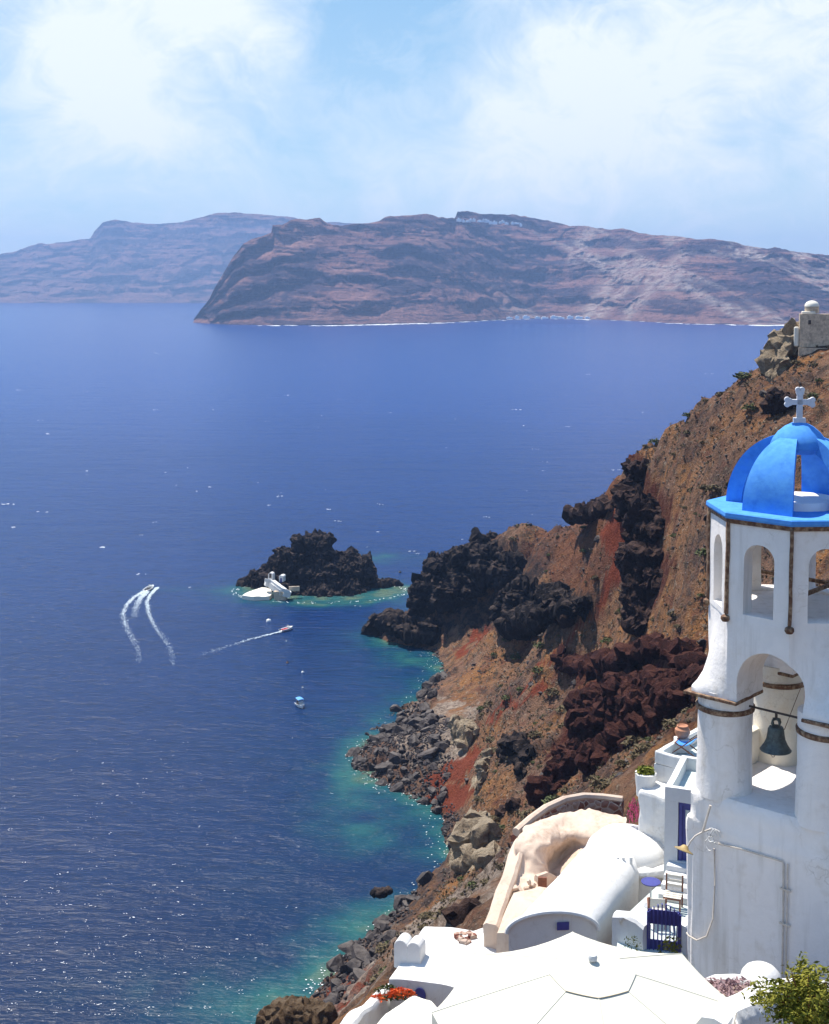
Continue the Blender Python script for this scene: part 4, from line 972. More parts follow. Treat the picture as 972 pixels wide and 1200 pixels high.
# --- planter block left of it
c3 = W(748, 925, 40.2); u3, v3 = frame(-38)
h3 = thing('masonry_block', 'rough white masonry block with rounded top left of the stepped houses', 'wall', (c3.x, c3.y, c3.z - 2))
plaster_wobble(obox(MB(), c3, u3, v3, 1.5, 1.2, c3.z - 3, c3.z).build('block', WH, h3, bevel=.15, seg=3), .05, 1.6, .15)
pp = W(757, 908, 40.6); plant = thing('planter', 'round white planter full of green succulents above the dry slope', 'planter', pp)
plaster_wobble(MB().lathe(pp, [(.30, -.7), (.34, -.2), (.36, .06), (.30, .08), (.28, -.02), (.02, -.03)], 24).build('bowl', WH, plant), .02, 3, .12)
lf = leaf_mb(240, .32, .085, 5, .8); lf.v = [x + pp + Vector((0, 0, .03)) for x in lf.v]; lf.build('leaves', M['leaf_green'], plant, fix=False)
bp_ = W(743, 946, 40.6); bg_ = thing('bougainvillea', 'pink flowering creeper hanging beside the rough white block', 'plant', bp_)
lf = leaf_mb(260, .5, .06, 6, 1.0); lf.v = [bp_ + Vector((x.x * .45, x.y * .4, x.z * 1.5 - .45)) for x in lf.v]; lf.build('blossoms', M['leaf_blossom'], bg_, fix=False)
lf = leaf_mb(120, .5, .06, 7, 1.0); lf.v = [bp_ + Vector((x.x * .45, x.y * .4 + .1, x.z * 1.5 - .5)) for x in lf.v]; lf.build('leaves', M['scrub_green'], bg_, fix=False)
# --- barrel vaulted house
zv = W(650, 1094, 35.0).z
L0, L1, R0, R1 = WZ(596, 1093, zv), WZ(692, 993, zv), WZ(701, 1089, zv), WZ(744, 1036, zv)
A_ = (L0 + R0) / 2; ax = ((L1 + R1) / 2 - A_).normalized(); sd = (R0 - L0).normalized(); hw = (R0 - L0).length / 2; rise = .52
vh = thing('vaulted_house', 'long white barrel vaulted house with low arched end wall and tiny blue window', 'house', (A_.x, A_.y, zv - 3))
rings = []
for t in np.linspace(0, 1.12, 15):
    l_, r2_ = L0.lerp(L1, t), R0.lerp(R1, t); mid = (l_ + r2_) / 2; half_ = (r2_ - l_) / 2
    ring = [mid - half_ * math.cos(math.pi * k / 16) + UP * (math.sin(math.pi * k / 16) * (rise + .2 * t)) for k in range(17)]
    rings.append([ring[0] - UP * 3.5] + ring + [ring[-1] - UP * 3.5])
plaster_wobble(MB().rings(rings).build('vault', WH, vh), .03, .8, .28)
# raised rim on the end wall and the rounded far end
pts = [A_ - ax * .04 - sd * math.cos(math.pi * k / 20) * (hw + .03) + UP * (math.sin(math.pi * k / 20) * (rise + .04)) for k in range(21)]
MB().tube([Vector((p.x, p.y, p.z + zv - A_.z)) for p in pts], .07, 8).build('end_rim', WH, vh, smooth_=True)
wl = A_ - ax * .03 + sd * .30 + UP * .13
mb = MB(); mb.add([wl + sd * a + UP * z_ - ax * d for d in (0, .03) for a, z_ in ((-.17, -.10), (.17, -.10), (.17, .13), (-.17, .13))], [(0,1,2,3),(7,6,5,4),(0,4,5,1),(1,5,6,2),(2,6,7,3),(3,7,4,0)]); mb.build('window', M['navy'], vh)
Dm = WZ(736, 1001, zv); mb = MB().lathe((Dm.x, Dm.y, zv - .2), [(1.44, -3), (1.40, .15), (1.28, .5), (.95, .78), (.5, .93), (.02, .97)], 36); plaster_wobble(mb.build('end_dome', WH, vh), .05, .8, .25)
# scalloped lip round the dome on the patio side
lip = [Vector((Dm.x + math.cos(t) * 1.47, Dm.y + math.sin(t) * 1.47, zv - .02 + .05 * math.sin(t * 3))) for t in np.linspace(R(-125), R(40), 15)]
plaster_wobble(MB().tube(lip, .2, 10, radii=[.06] + [.15 + .05 * (k % 2) for k in range(13)] + [.06]).build('scalloped_lip', WH, vh), .03, 2.2, .14)
for x, y in ((716, 984), (731, 980), (724, 991), (740, 988)):
    pv_ = W(x, y, 38.4); pv_.z = zv - .2 + .80
    MB().lathe(pv_, [(.05, -.3), (.05, .06), (.03, .065)], 10).build('vent_pipe', M['white'], vh)
# --- patio, its wall, gate, table and chairs
zp = W(785, 1078, 35.2).z
pat = thing('patio_terrace', 'small pale stone patio between vaulted house and bell tower', 'terrace', (7.0, 35.0, zp))
q0 = [W(722, 1100, 33.3), W(818, 1106, 33.3), W(826, 1012, 37.2), W(770, 1006, 37.2), W(728, 1060, 35.2)]
o = MB().prism([(p.x, p.y) for p in q0], zp - .5, zp).build('paving', M['pale_floor'], pat)
gA, gB = W(759, 1120, 33.6), W(797, 1124, 33.4); zg = W(778, 1124, 33.5).z - .1
gd = (gB - gA); gd.z = 0; gl = gd.length; gd.normalize(); gn = Vector((-gd.y, gd.x, 0))
gate = thing('garden_gate', 'arched dark blue slatted wooden gate with creeper in front of the patio', 'gate', (gA.x, gA.y, zg))
zg = zp - .15
for k in range(8):
    f_ = (k + .5) / 8; hh_ = 1.16 + .30 * math.sin(math.pi * f_) ** .8; c0 = Vector((gA.x, gA.y, zg)) + gd * gl * f_
    MB().bar(c0, c0 + UP * hh_, gl / 8 * .66, .03).build('slat', M['navy'], gate, bevel=.006)
for z0, z1_ in ((.0, .42), (.86, 1.26)):
    c0 = Vector((gA.x, gA.y, zg)) + gd * gl / 2 + gn * .03 + UP * (z0 + z1_) / 2; MB().box(c0, (gl, .025, z1_ - z0), math.atan2(gd.y, gd.x)).build('panel', M['navy'], gate)
for f_ in (0, 1): c0 = Vector((gA.x, gA.y, zg)) + gd * gl * f_; MB().bar(c0, c0 + UP * 1.2, .06, .05).build('stile', M['navy'], gate)
wd_ = W(757, 1110, 33.6)
def lowwall(name, pts, th, hgt, zb_, label, amp=.03, mat=WH, cat='wall'):
    """plastered wall swept along points whose z is the wall's top"""
    P = [Vector(p) for p in pts]; rings = []
    for i, p in enumerate(P):
        d = (P[min(i + 1, len(P) - 1)] - P[max(i - 1, 0)]); d.z = 0; d.normalize(); n_ = Vector((-d.y, d.x, 0)) * th / 2; zt_ = p.z
        rings.append([Vector((p.x, p.y, zb_)) - n_, Vector((p.x, p.y, zt_ - th * .3)) - n_, Vector((p.x, p.y, zt_ - th * .06)) - n_ * .65, Vector((p.x, p.y, zt_)), Vector((p.x, p.y, zt_ - th * .06)) + n_ * .65, Vector((p.x, p.y, zt_ - th * .3)) + n_, Vector((p.x, p.y, zb_)) + n_])
    o = MB().rings(rings).build(name, mat); plaster_wobble(o, amp, 1.3, .18)
    c0 = sum(P, Vector()) / len(P); c0.z = zb_
    o.data.transform(Matrix.Translation(-c0)); o.location = c0
    return tag(o, label, cat)
lowwall('gate_pier', [W(722, 1068, 34.2), W(735, 1068, 34.0), W(748, 1074, 33.8), W(758, 1082, 33.6)], .35, 1, zp - 1.5, 'white plastered wall with a dome cap left of the blue gate')
lowwall('gate_pier', [W(799, 1084, 33.4), W(806, 1076, 33.7), W(813, 1070, 34.0)], .32, 1, zp - 1.5, 'short white wall between the blue gate and bell tower')
cr_ = W(741, 1098, 33.4); lf = leaf_mb(130, .5, .05, 9, 1.3); lf.v = [cr_ + Vector((x.x * .6, x.y * .25, x.z * .9 - .5)) for x in lf.v]
tag(lf.build('wall_creeper', M['leaf_green'], fix=False), 'thin green creeper on the white wall left of the gate', 'plant')
cr_ = W(780, 1110, 33.1); lf = leaf_mb(230, .5, .055, 10, 1.3); lf.v = [cr_ + Vector((x.x * .85 + x.z * .35, x.y * .2, x.z * 1.25 - .45)) for x in lf.v]
tag(lf.build('gate_creeper', M['leaf_green'], fix=False), 'leafy green creeper climbing over the blue gate', 'plant')
tp = W(763, 1043, 36.0); tp.z = zp + .74
tb = thing('round_table', 'round dark blue patio table beside the white side wall', 'table', (tp.x, tp.y, zp))
MB().lathe(tp, [(.02, -.035), (.27, -.035), (.28, -.02), (.28, 0), (.02, .002)], 32).build('tabletop', M['navy'], tb, smooth_=True)
MB().lathe(Vector((tp.x, tp.y, zp)), [(.2, .0), (.19, .02), (.03, .04), (.025, .70)], 16).build('pedestal', M['grey_metal'], tb, smooth_=True)
def chair(loc, rz, label, kind):
    t = thing('patio_chair', label, 'chair', loc, R(rz)); L = dict(local=True)
    for x in (-.23, .23):
        MB().bar((x, -.22, 0), (x, -.22, .62 if kind == 'arm' else .44), .045).build('leg', M['wood'], t, **L); MB().bar((x, .22, 0), (x, .27, .92), .045).build('leg', M['wood'], t, **L)
    if kind == 'arm':
        for x in (-.24, .24): MB().box((x, 0, .64), (.06, .54, .03)).build('armrest', M['wood'], t, **L)
        MB().box((0, 0, .42), (.44, .44, .03)).build('seat', M['canvas'], t, **L); MB().box((0, .255, .76), (.48, .025, .26)).build('backrest', M['canvas'], t, **L)
    else:
        for k in range(4): MB().box((0, -.19 + .125 * k, .44), (.50, .085, .025)).build('seat_slat', M['canvas'], t, **L)
        for z_ in (.60, .74, .88): MB().box((0, .25, z_), (.42, .025, .075)).build('back_slat', M['canvas'], t, **L)
        for y in (-.22, .22): MB().box((0, y, .41), (.42, .035, .05)).build('rail', M['wood'], t, **L)
    return t
k1 = W(770, 1078, 34.9); k1.z = zp; chair(k1, 172, 'brown wooden armchair with cream canvas back behind the gate', 'arm')
k2 = W(789, 1062, 35.8); k2.z = zp; chair(k2, -20, 'brown wooden chair with cream slats beside the bell tower', 'slat')
# --- roofless pink ruin behind the vaulted house
def wall_path(name, pts, th, zb_pts, mat, parent):
    """thick wall; pts carry the top, zb_pts the foot height at each point"""
    P = [Vector(p) for p in pts]; rings = []
    for i, p in enumerate(P):
        d = (P[min(i + 1, len(P) - 1)] - P[max(i - 1, 0)]); d.z = 0; d.normalize(); n_ = Vector((-d.y, d.x, 0)) * th / 2
        rings.append([Vector((p.x, p.y, zb_pts[i])) - n_, p - UP * .10 - n_, p - n_ * .6, p + n_ * .6, p - UP * .10 + n_, Vector((p.x, p.y, zb_pts[i])) + n_])
    o = MB().rings(rings).build(name, mat, parent); return plaster_wobble(o, .05, 1.0, .22)
ru = thing('roofless_ruin', 'roofless ruined house of pinkish plaster with rounded walls and a doorway', 'ruin', W(650, 1070, 43.5))
top = [W(x, y, Y) for x, y, Y in ((576, 1082, 41.2), (586, 1058, 42.0), (596, 1028, 43.2), (604, 1000, 44.4), (612, 981, 45.4), (628, 970, 46.2), (652, 962, 46.9), (680, 956, 47.4), (706, 955, 47.4), (730, 958, 46.8), (740, 964, 46.0))]
top = top[:5] + [W(618, 975, 45.9)]
wall_path('outer_wall', top, .52, [p.z - 4.5 for p in top], M['pink'], ru)
# leaning plaster shell with a shaded hollow under its brow
G = [[(605,980,45.6),(620,967,46.5),(638,958,47.0),(655,952,47.3),(672,950,47.4),(690,951,47.3),(708,953,47.1),(733,960,46.6)],
     [(606,993,44.6),(622,983,45.2),(637,988,44.9),(650,987,45.2),(664,979,45.5),(680,982,45.3),(700,978,45.2),(735,968,45.2)],
     [(607,1004,44.2),(620,1001,44.7),(634,1006,44.3),(645,1002,46.2),(660,997,46.8),(676,994,46.7),(690,989,45.8),(722,984,44.8)],
     [(606,1022,43.8),(619,1020,44.2),(636,1024,44.0),(644,1020,45.6),(652,1013,46.1),(664,1007,45.9),(684,1002,45.0),(722,994,44.2)],
     [(604,1040,43.2),(615,1035,43.4),(632,1031,43.5),(644,1035,44.4),(652,1032,44.5),(664,1020,44.5),(690,1012,44.0),(722,1004,43.6)],
     [(600,1078,41.2),(616,1071,41.4),(633,1060,41.8),(646,1053,42.0),(656,1046,42.1),(669,1037,42.3),(695,1030,42.3),(722,1024,42.3)]]
vs = [W(*q) for row in G for q in row]; fs = [(i * 8 + j, (i + 1) * 8 + j, (i + 1) * 8 + j + 1, i * 8 + j + 1) for i in range(5) for j in range(7)]
o = MB().add(vs, fs).build('plaster_shell', M['pink'], ru, fix=False)
m_ = o.modifiers.new('s', 'SUBSURF'); m_.levels = 3; m_.render_levels = 3; m2 = o.modifiers.new('t', 'SOLIDIFY'); m2.thickness = .4; m2.offset = -1; bake(o)
nv = len(o.data.vertices); V = np.empty(nv * 3, np.float32); o.data.vertices.foreach_get('co', V); V = V.reshape(-1, 3).astype(float)
V += np.stack([fbm(V / 1.0 + 7 * k, 5, 18 + k, .6) for k in range(3)], 1) * .11; o.data.vertices.foreach_set('co', V.astype(np.float32).ravel()); o.data.update(); smooth_by_angle(o, 60)
inn = [W(x, y, Y) for x, y, Y in ((629, 1026, 43.2), (641, 1022, 43.4), (652, 1027, 43.6))]
wall_path('doorway_wall', inn, .25, [p.z - 1.6 for p in inn], M['pink'], ru)
MB().box(W(636, 1038, 42.98), (.30, .10, .60), R(-10)).build('doorway', M['wood'], ru)
mb = MB(); rr7 = random.Random(5)
for k in range(26):
    p = W(rr7.uniform(602, 628), rr7.uniform(1036, 1052), 42.9); mb.box(p + UP * rr7.uniform(-.1, .1), (rr7.uniform(.1, .28), rr7.uniform(.08, .2), .12), M=Matrix.Rotation(rr7.uniform(0, 3), 3, Vector((rr7.random(), rr7.random(), 1)).normalized()))
tag(mb.build('fallen_plaster', M['pink'], None, bevel=.02), 'heap of broken plaster fallen inside the roofless ruin', 'rubble')
fl_ = [W(x, y, Y) for x, y, Y in ((582, 1092, 40.5), (604, 1050, 42.0), (632, 1040, 42.6), (668, 1050, 42.0), (640, 1092, 39.5))]
o = MB().add(fl_ + [p - UP * 2.5 for p in fl_], [(0, 4, 3, 2, 1), (5, 6, 7, 8, 9)] + [(k, k + 5, (k + 1) % 5 + 5, (k + 1) % 5) for k in range(5)]).build('dirt_floor', M['pink'], ru); plaster_wobble(o, .08, .9, .3)
m, nt, b = new_mat('red_stone_wall'); M['stonewall'] = m; pos = objpos(nt)
vo = nd(nt, 'ShaderNodeTexVoronoi', Scale=3.4); nt.links.new(pos, vo.inputs['Vector']); ve = nd(nt, 'ShaderNodeTexVoronoi', Scale=3.4, feature='DISTANCE_TO_EDGE'); nt.links.new(pos, ve.inputs['Vector'])
sv = nt.nodes.new('ShaderNodeSeparateColor'); nt.links.new(vo.outputs['Color'], sv.inputs[0])
c_ = ramp(nt, sv.outputs[0], [(.0, (.12, .04, .03)), (.5, (.25, .10, .07)), (.8, (.34, .19, .14)), (1, (.42, .32, .26))])
c_ = mixc(nt, ramp(nt, ve.outputs['Distance'], [(.03, (1,1,1)), (.09, (0,0,0))]), c_, (.46, .36, .29)); nt.links.new(c_, b.inputs['Base Color']); b.inputs['Roughness'].default_value = .9
bump(nt, b, ve.outputs['Distance'], .8, .15)
sw = [W(x, y, Y) for x, y, Y in ((605, 976, 46.2), (622, 961, 47.2), (640, 948, 48.0), (662, 938, 49.0), (684, 934, 49.5), (706, 935, 49.6), (730, 938, 49.4))]
rw = thing('stone_wall', 'low red stone wall with pale coping curving above the pink ruin', 'wall', W(675, 960, 49))
mb_o = wall_path('wall', [p - UP * .06 for p in sw], .42, [p.z - 3 for p in sw], M['stonewall'], rw)
MB().tube([p + UP * .02 for p in sw], .16, 8).build('coping', M['pink'], rw, smooth_=True)
# --- small white house lower left
c4 = W(457, 1148, 40.0); u4, v4 = frame(-20); z4 = c4.z
h4 = thing('white_house', 'small low white house with twin lobed chimney at the village edge', 'house', (c4.x, c4.y, z4 - 3))
rings = []
for t in np.linspace(0, 1, 9):
    b_ = t * 3.0; ring = []
    for k in range(15):
        f_ = k / 14; ring.append(at_(c4, u4, v4, f_ * 3.4 - .0 + .14 * t, b_, z4 + .16 * math.sin(math.pi * f_) + .34 * math.sin(math.pi * .5 * t)))
    rings.append([ring[0] - UP * 4] + ring + [ring[-1] - UP * 4])
plaster_wobble(MB().rings(rings).build('wall', WH, h4), .03, 1.0, .22)
cp0 = at_(c4, u4, v4, .30, .80, z4 + .25); mb = MB()
for s_ in (-.23, .23):
    pts = [(s_ + math.cos(math.pi * k / 10) * .24, math.sin(math.pi * k / 10) * .26 + .42) for k in range(11)] + [(s_ - .24, -.3), (s_ + .24, -.3)]
    n = len(pts); vs = [cp0 + u4 * a + UP * z_ + v4 * d for d in (0, .55) for a, z_ in pts]; mb.add(vs, [tuple(range(n)), tuple(range(2 * n - 1, n - 1, -1))] + [(k, k + n, (k + 1) % n + n, (k + 1) % n) for k in range(n)])
mb.build('chimney', WH, h4, bevel=.03)
mb = MB(); c0 = at_(c4, u4, v4, 1.06, -.02, z4 - .30); n = 20
mb.add([c0 + u4 * math.cos(2 * math.pi * k / n) * .19 + UP * math.sin(2 * math.pi * k / n) * .24 - v4 * d for d in (0, .03) for k in range(n)], [tuple(range(n)), tuple(range(2 * n - 1, n - 1, -1))] + [(k, k + n, (k + 1) % n + n, (k + 1) % n) for k in range(n)]); mb.build('window', M['navy'], h4)
fp = W(470, 1163, 39.2); fl1 = thing('flowering_shrub', 'orange flowering shrub against the shaded wall of the small house', 'plant', fp)
lf = leaf_mb(240, .42, .07, 12, .6); lf.v = [fp + Vector((x.x * 1.2, x.y * .5, x.z - .12)) for x in lf.v]; lf.build('blossoms', M['leaf_orange'], fl1, fix=False)
lf = leaf_mb(120, .42, .08, 13, .4); lf.v = [fp + Vector((x.x * 1.4, x.y * .5, x.z - .2)) for x in lf.v]; lf.build('leaves', M['scrub_green'], fl1, fix=False)
fp = W(444, 1168, 39.4); fl1 = thing('flowering_shrub', 'small reddish shrub on the slope left of the small house', 'plant', fp)
lf = leaf_mb(130, .3, .07, 14, .6); lf.v = [fp + Vector((x.x, x.y * .6, x.z - .12)) for x in lf.v]; lf.build('leaves', M['leaf_orange'], fl1, fix=False); lf = leaf_mb(130, .42, .07, 15, .6); lf.v = [fp + Vector((x.x + .25, x.y * .6 + .3, x.z - .02)) for x in lf.v]; lf.build('foliage', M['scrub_green'], fl1, fix=False)
# terraces in front of it
tq_ = [W(x, y, Y) for x, y, Y in ((452, 1176, 36.5), (484, 1166, 37.5), (506, 1168, 37.2), (530, 1176, 36.0), (530, 1215, 34.0), (400, 1215, 34.0))]
zt5 = tq_[1].z; t5 = thing('cream_terrace', 'flat cream roof terrace in front of the small white house', 'terrace', (tq_[0].x, tq_[0].y, zt5 - 3))
plaster_wobble(MB().prism([(p.x, p.y) for p in tq_], zt5 - 4, zt5).build('roof', M['cream'], t5, bevel=.08), .03, 1, .25)
o = MB(); rr3 = random.Random(4)
p0 = W(500, 1184, 35.0); p0.z = zt5 + .02
tl = thing('tile_heap', 'small heap of orange terracotta tiles lying on the cream terrace', 'tiles', p0)
mb = MB()
for k in range(14): mb.box(p0 + Vector((rr3.uniform(-.5, .4), rr3.uniform(-.35, .35), .04 + .05 * (k % 4))), (.34, .22, .03), M=Matrix.Rotation(rr3.uniform(-.6, .6), 3, 'Z') @ Matrix.Rotation(rr3.uniform(-.25, .25), 3, 'X'))
mb.build('tiles', M['terracotta'], tl)
lowwall('slope_wall', [W(x, y, Y) for x, y, Y in ((395, 1212, 37.0), (416, 1186, 38.2), (436, 1170, 39.2), (452, 1158, 40.4), (462, 1150, 41.2))], .45, 1, 66, 'low rough white wall climbing the slope to the small house', .06)
lowwall('slope_wall', [W(x, y, Y) for x, y, Y in ((536, 1104, 42.5), (552, 1095, 42.8), (570, 1087, 42.5))], .5, 1, 70, 'white wall stub beyond the small house below the pink ruin', .06)
mb = MB(); rr4 = random.Random(9)
sp2 = WZ(549, 1101, z4 + .40)
for k in range(9): mb.box(sp2 + Vector((rr4.uniform(-.35, .35), rr4.uniform(-.4, .4), rr4.uniform(-.02, .16))), (.28, .2, .18), M=Matrix.Rotation(rr4.uniform(0, 3), 3, 'Z'))
o = mb.build('stone_pile', M['stonewall'], None, bevel=.04); tag(o, 'pile of reddish broken stones beside the small white house', 'stones')
# --- low dome and planter wall at the foot of the tower
dp = W(893, 1150, 16.6); o = MB().lathe((0, 0, 0), [(.30, -1.2), (.29, .0), (.27, .07), (.21, .15), (.11, .20), (.02, .21)], 28).build('oven_dome', WH); plaster_wobble(o, .02, 2, .12); o.location = dp; tag(o, 'low rounded white dome at the foot of the bell tower', 'dome')
lowwall('garden_wall', [W(x, y, Y) for x, y, Y in ((818, 1152, 16.6), (836, 1143, 16.4), (858, 1141, 16.2), (880, 1143, 16.0), (905, 1148, 15.8), (940, 1155, 15.4), (975, 1160, 15.2))], .16, 1, 86.6, 'thin curved white wall behind the flower bed below the tower', .015)
lowwall('garden_wall', [W(x, y, Y) for x, y, Y in ((838, 1196, 13.6), (852, 1180, 13.9), (868, 1170, 14.2), (885, 1160, 14.5), (905, 1152, 14.7), (935, 1150, 14.8), (975, 1152, 14.8))], .42, 1, 86.6, 'thick rounded white wall in front of the flower bed', .03)
M['earth'] = simple('dry_earth', (.20, .14, .11), .95, .3, 6, .6, .03)
bd_ = thing('flower_bed', 'bed of dry earth and faded purple flowers between white walls', 'flower bed', W(848, 1165, 15.3))
q_ = [W(x, y, Y) for x, y, Y in ((815, 1160, 16.4), (890, 1152, 15.9), (900, 1158, 15.0), (850, 1185, 14.2), (826, 1180, 14.6))]
o = MB().add(q_ + [p - UP * .6 for p in q_], [(0, 4, 3, 2, 1), (5, 6, 7, 8, 9)] + [(k, k + 5, (k + 1) % 5 + 5, (k + 1) % 5) for k in range(5)]).build('earth', M['earth'], bd_)
leaf_mat('leaf_faded', (.22, .13, .14), (.42, .28, .28))
lf = MB()
for x, y, Y, sd_ in ((838, 1158, 15.6, 1), (856, 1160, 15.2, 2), (868, 1158, 15.2, 3), (846, 1168, 14.8, 4), (829, 1160, 15.9, 5)):
    l2 = leaf_mb(90, .2, .035, 60 + sd_, .5); p = W(x, y, Y); lf.add([p + q for q in l2.v], l2.f)
fl_o = lf.build('flowers', M['leaf_faded'], bd_, fix=False); tag(fl_o, kind='stuff')
lp_ = W(947, 1148, 13.2); bush = thing('green_bush', 'leafy yellow green bush in the bottom right corner by the tower', 'bush', lp_ - UP * .8)
leaf_mat('leaf_bush', (.10, .115, .012), (.30, .27, .035))
lf = leaf_mb(5200, .62, .033, 21, 1.0); rr5 = random.Random(6)
vs = []
for i in range(0, len(lf.v), 4):
    c0 = sum(lf.v[i:i + 4], Vector()) / 4; k = .75 + .5 * fbm(np.array([[c0.x * 3, c0.y * 3, c0.z * 3]]), 2, 5)[0]
    vs += [lp_ + Vector((q.x * .95, q.y * .8, q.z * .9 - .42)) + (c0 * (k - 1)) for q in lf.v[i:i + 4]]
lf.v = vs; lf.build('leaves', M['leaf_bush'], bush, fix=False)
tw = MB(); rr6 = random.Random(1)
for k in range(34):
    d = Vector((rr6.gauss(0, .5), rr6.gauss(0, .45), rr6.uniform(.3, 1))).normalized(); tw.tube([lp_ - UP * .75, lp_ - UP * .4 + d * .3, lp_ - UP * .35 + d * rr6.uniform(.30, .46)], .01, 5, radii=[.02, .01, .003])
tw.build('twigs', M['wood'], bush)
# --- big cream parasol in the foreground
ap = W(695, 1128, 14.2); Rp, drop = 1.85, .60
par = thing('parasol', 'big cream canvas parasol spread over the foreground', 'parasol', (ap.x, ap.y, ap.z - 2.6))
def para_pt(k, r_, dz_=0, off=0.0):
    an = off + k * math.pi / 4; return ap + Vector((math.cos(an) * r_, math.sin(an) * r_, -drop * (r_ / Rp) ** 1.06 + dz_))
n = 12; vs = [ap.copy()]; fs = []
def para_at(an, f_, dz_=0):
    k = an / (math.pi / 4); i = math.floor(k); t = k - i
    a, b_ = para_pt(i, Rp * f_, dz_), para_pt(i + 1, Rp * f_, dz_); p = a.lerp(b_, t); p.z -= (.085 * f_) * 4 * t * (1 - t) * f_ * 1.0; return p
NS = 64
for i in range(1, n + 1):
    for k in range(NS): vs.append(para_at(k * 2 * math.pi / NS, i / n))
for k in range(NS): fs.append((0, 1 + k, 1 + (k + 1) % NS))
for i in range(n - 1):
    for k in range(NS): a, b_ = 1 + i * NS + k, 1 + i * NS + (k + 1) % NS; fs.append((a, a + NS, b_ + NS, b_))
N0 = 1 + (n - 1) * NS
for k in range(NS): vs.append(vs[N0 + k] + Vector((0, 0, -.14)))
for k in range(NS): a, b_ = N0 + k, N0 + (k + 1) % NS; fs.append((a, a + NS, b_ + NS, b_))
can = MB().add(vs, fs).build('canopy', M['parasol'], par, smooth_=True)
so_ = can.modifiers.new('s', 'SOLIDIFY'); so_.thickness = .006; bake(can); smooth_by_angle(can, 12)
for k in range(8): MB().tube([para_pt(k, Rp * f_, .002) for f_ in np.linspace(.02, 1, 10)], .005, 5).build('seam', M['parasol'], can)
# vent flap: a smaller cap lying over the apex
vs = [ap + UP * .02]; fs = []
for i in (1, 2, 3, 4):
    for k in range(NS): vs.append(para_at(k * 2 * math.pi / NS, i / 4 * .27, .014))
for k in range(NS): fs.append((0, 1 + k, 1 + (k + 1) % NS))
for i in range(3):
    for k in range(NS): a, b_ = 1 + i * NS + k, 1 + i * NS + (k + 1) % NS; fs.append((a, a + NS, b_ + NS, b_))
vf = MB().add(vs, fs).build('vent_flap', M['parasol'], can); so_ = vf.modifiers.new('s', 'SOLIDIFY'); so_.thickness = .008; bake(vf); smooth_by_angle(vf, 12)
MB().tube([para_at(t, .271, .014) for t in np.linspace(math.pi * 1.25, math.pi * 1.75, 24)], .004, 5).build('flap_hem', M['seam'], vf)
MB().lathe(ap + UP * .05, [(.05, -.02), (.055, .01), (.045, .04), (.015, .055)], 16).build('finial', M['white'], par, smooth_=True)
MB().tube([ap - UP * .02, ap - UP * 2.6], .03, 12).build('pole', M['wood'], par, smooth_=True)
for k in range(8): MB().bar(para_pt(k, .05, -.03), para_pt(k, Rp * .98, -.03), .02).build('rib', M['wood'], par)
MB().lathe(ap - UP * 2.6, [(.32, 0), (.32, .06), (.06, .1), (.05, .25)], 20).build('base_plate', M['iron'], par)
# ground terrace that carries the parasol (below the frame)
tr = MB().prism([(-1.2, 11.0), (5.2, 11.0), (5.2, 15.2), (4.2, 16.2), (-1.2, 16.0)], ap.z - 5.0, ap.z - 2.62).build('parasol_terrace', M['cream'], None); tag(tr, 'cream plastered terrace below the big parasol', 'terrace')
# --- ruined chapel on the hilltop
cc_ = W(950, 392, 205); k = 205 / F; ch = thing('hilltop_chapel', 'weathered stone chapel with a small cream dome on the hilltop', 'chapel', cc_)
M['oldstone'] = simple('weathered_stone', (.56, .45, .33), .9, .25, 1.2, .6, .15, col2=(.34, .28, .22))
u6, v6 = frame(-14); c0 = cc_ - u6 * (12 * k)
obox(MB(), c0, u6, v6, 36 * k, 22 * k, cc_.z - 2, cc_.z + 24 * k).build('wall', M['oldstone'], ch)
obox(MB(), c0, u6, v6, 15 * k, 18 * k, cc_.z + 24 * k, cc_.z + 27 * k, 2.5 * k, 2 * k).build('step_roof', M['cream'], ch, bevel=.1)
dm = cc_ + u6 * (1.8 * k) + v6 * (11 * k); dm.z = cc_.z + 27 * k
MB().lathe(dm, [(8.2 * k, -.3), (8.2 * k, 5.5 * k), (7.6 * k, 5.8 * k)], 24).build('drum', M['oldstone'], ch)
MB().lathe(dm + UP * 5.8 * k, [(8.4 * k, 0), (8.0 * k, 2.6 * k), (6 * k, 5.2 * k), (3 * k, 6.6 * k), (.1, 7 * k)], 24).build('dome', M['cream'], ch, smooth_=True)
obox(MB(), c0, u6, v6, 3.2 * k, .3, cc_.z + 12 * k, cc_.z + 17 * k, 9.5 * k, -.04).build('window', M['iron'], ch)
obox(MB(), c0, u6, v6, 6 * k, 6 * k, cc_.z - 2, cc_.z + 9 * k, -6.2 * k, 2 * k).build('buttress', M['cream'], ch, bevel=.25)
obox(MB(), c0, u6, v6, 40 * k, 18 * k, cc_.z - 26 * k, cc_.z - 2.1, -1 * k, -6 * k).build('terrace_wall', M['oldstone'], ch)

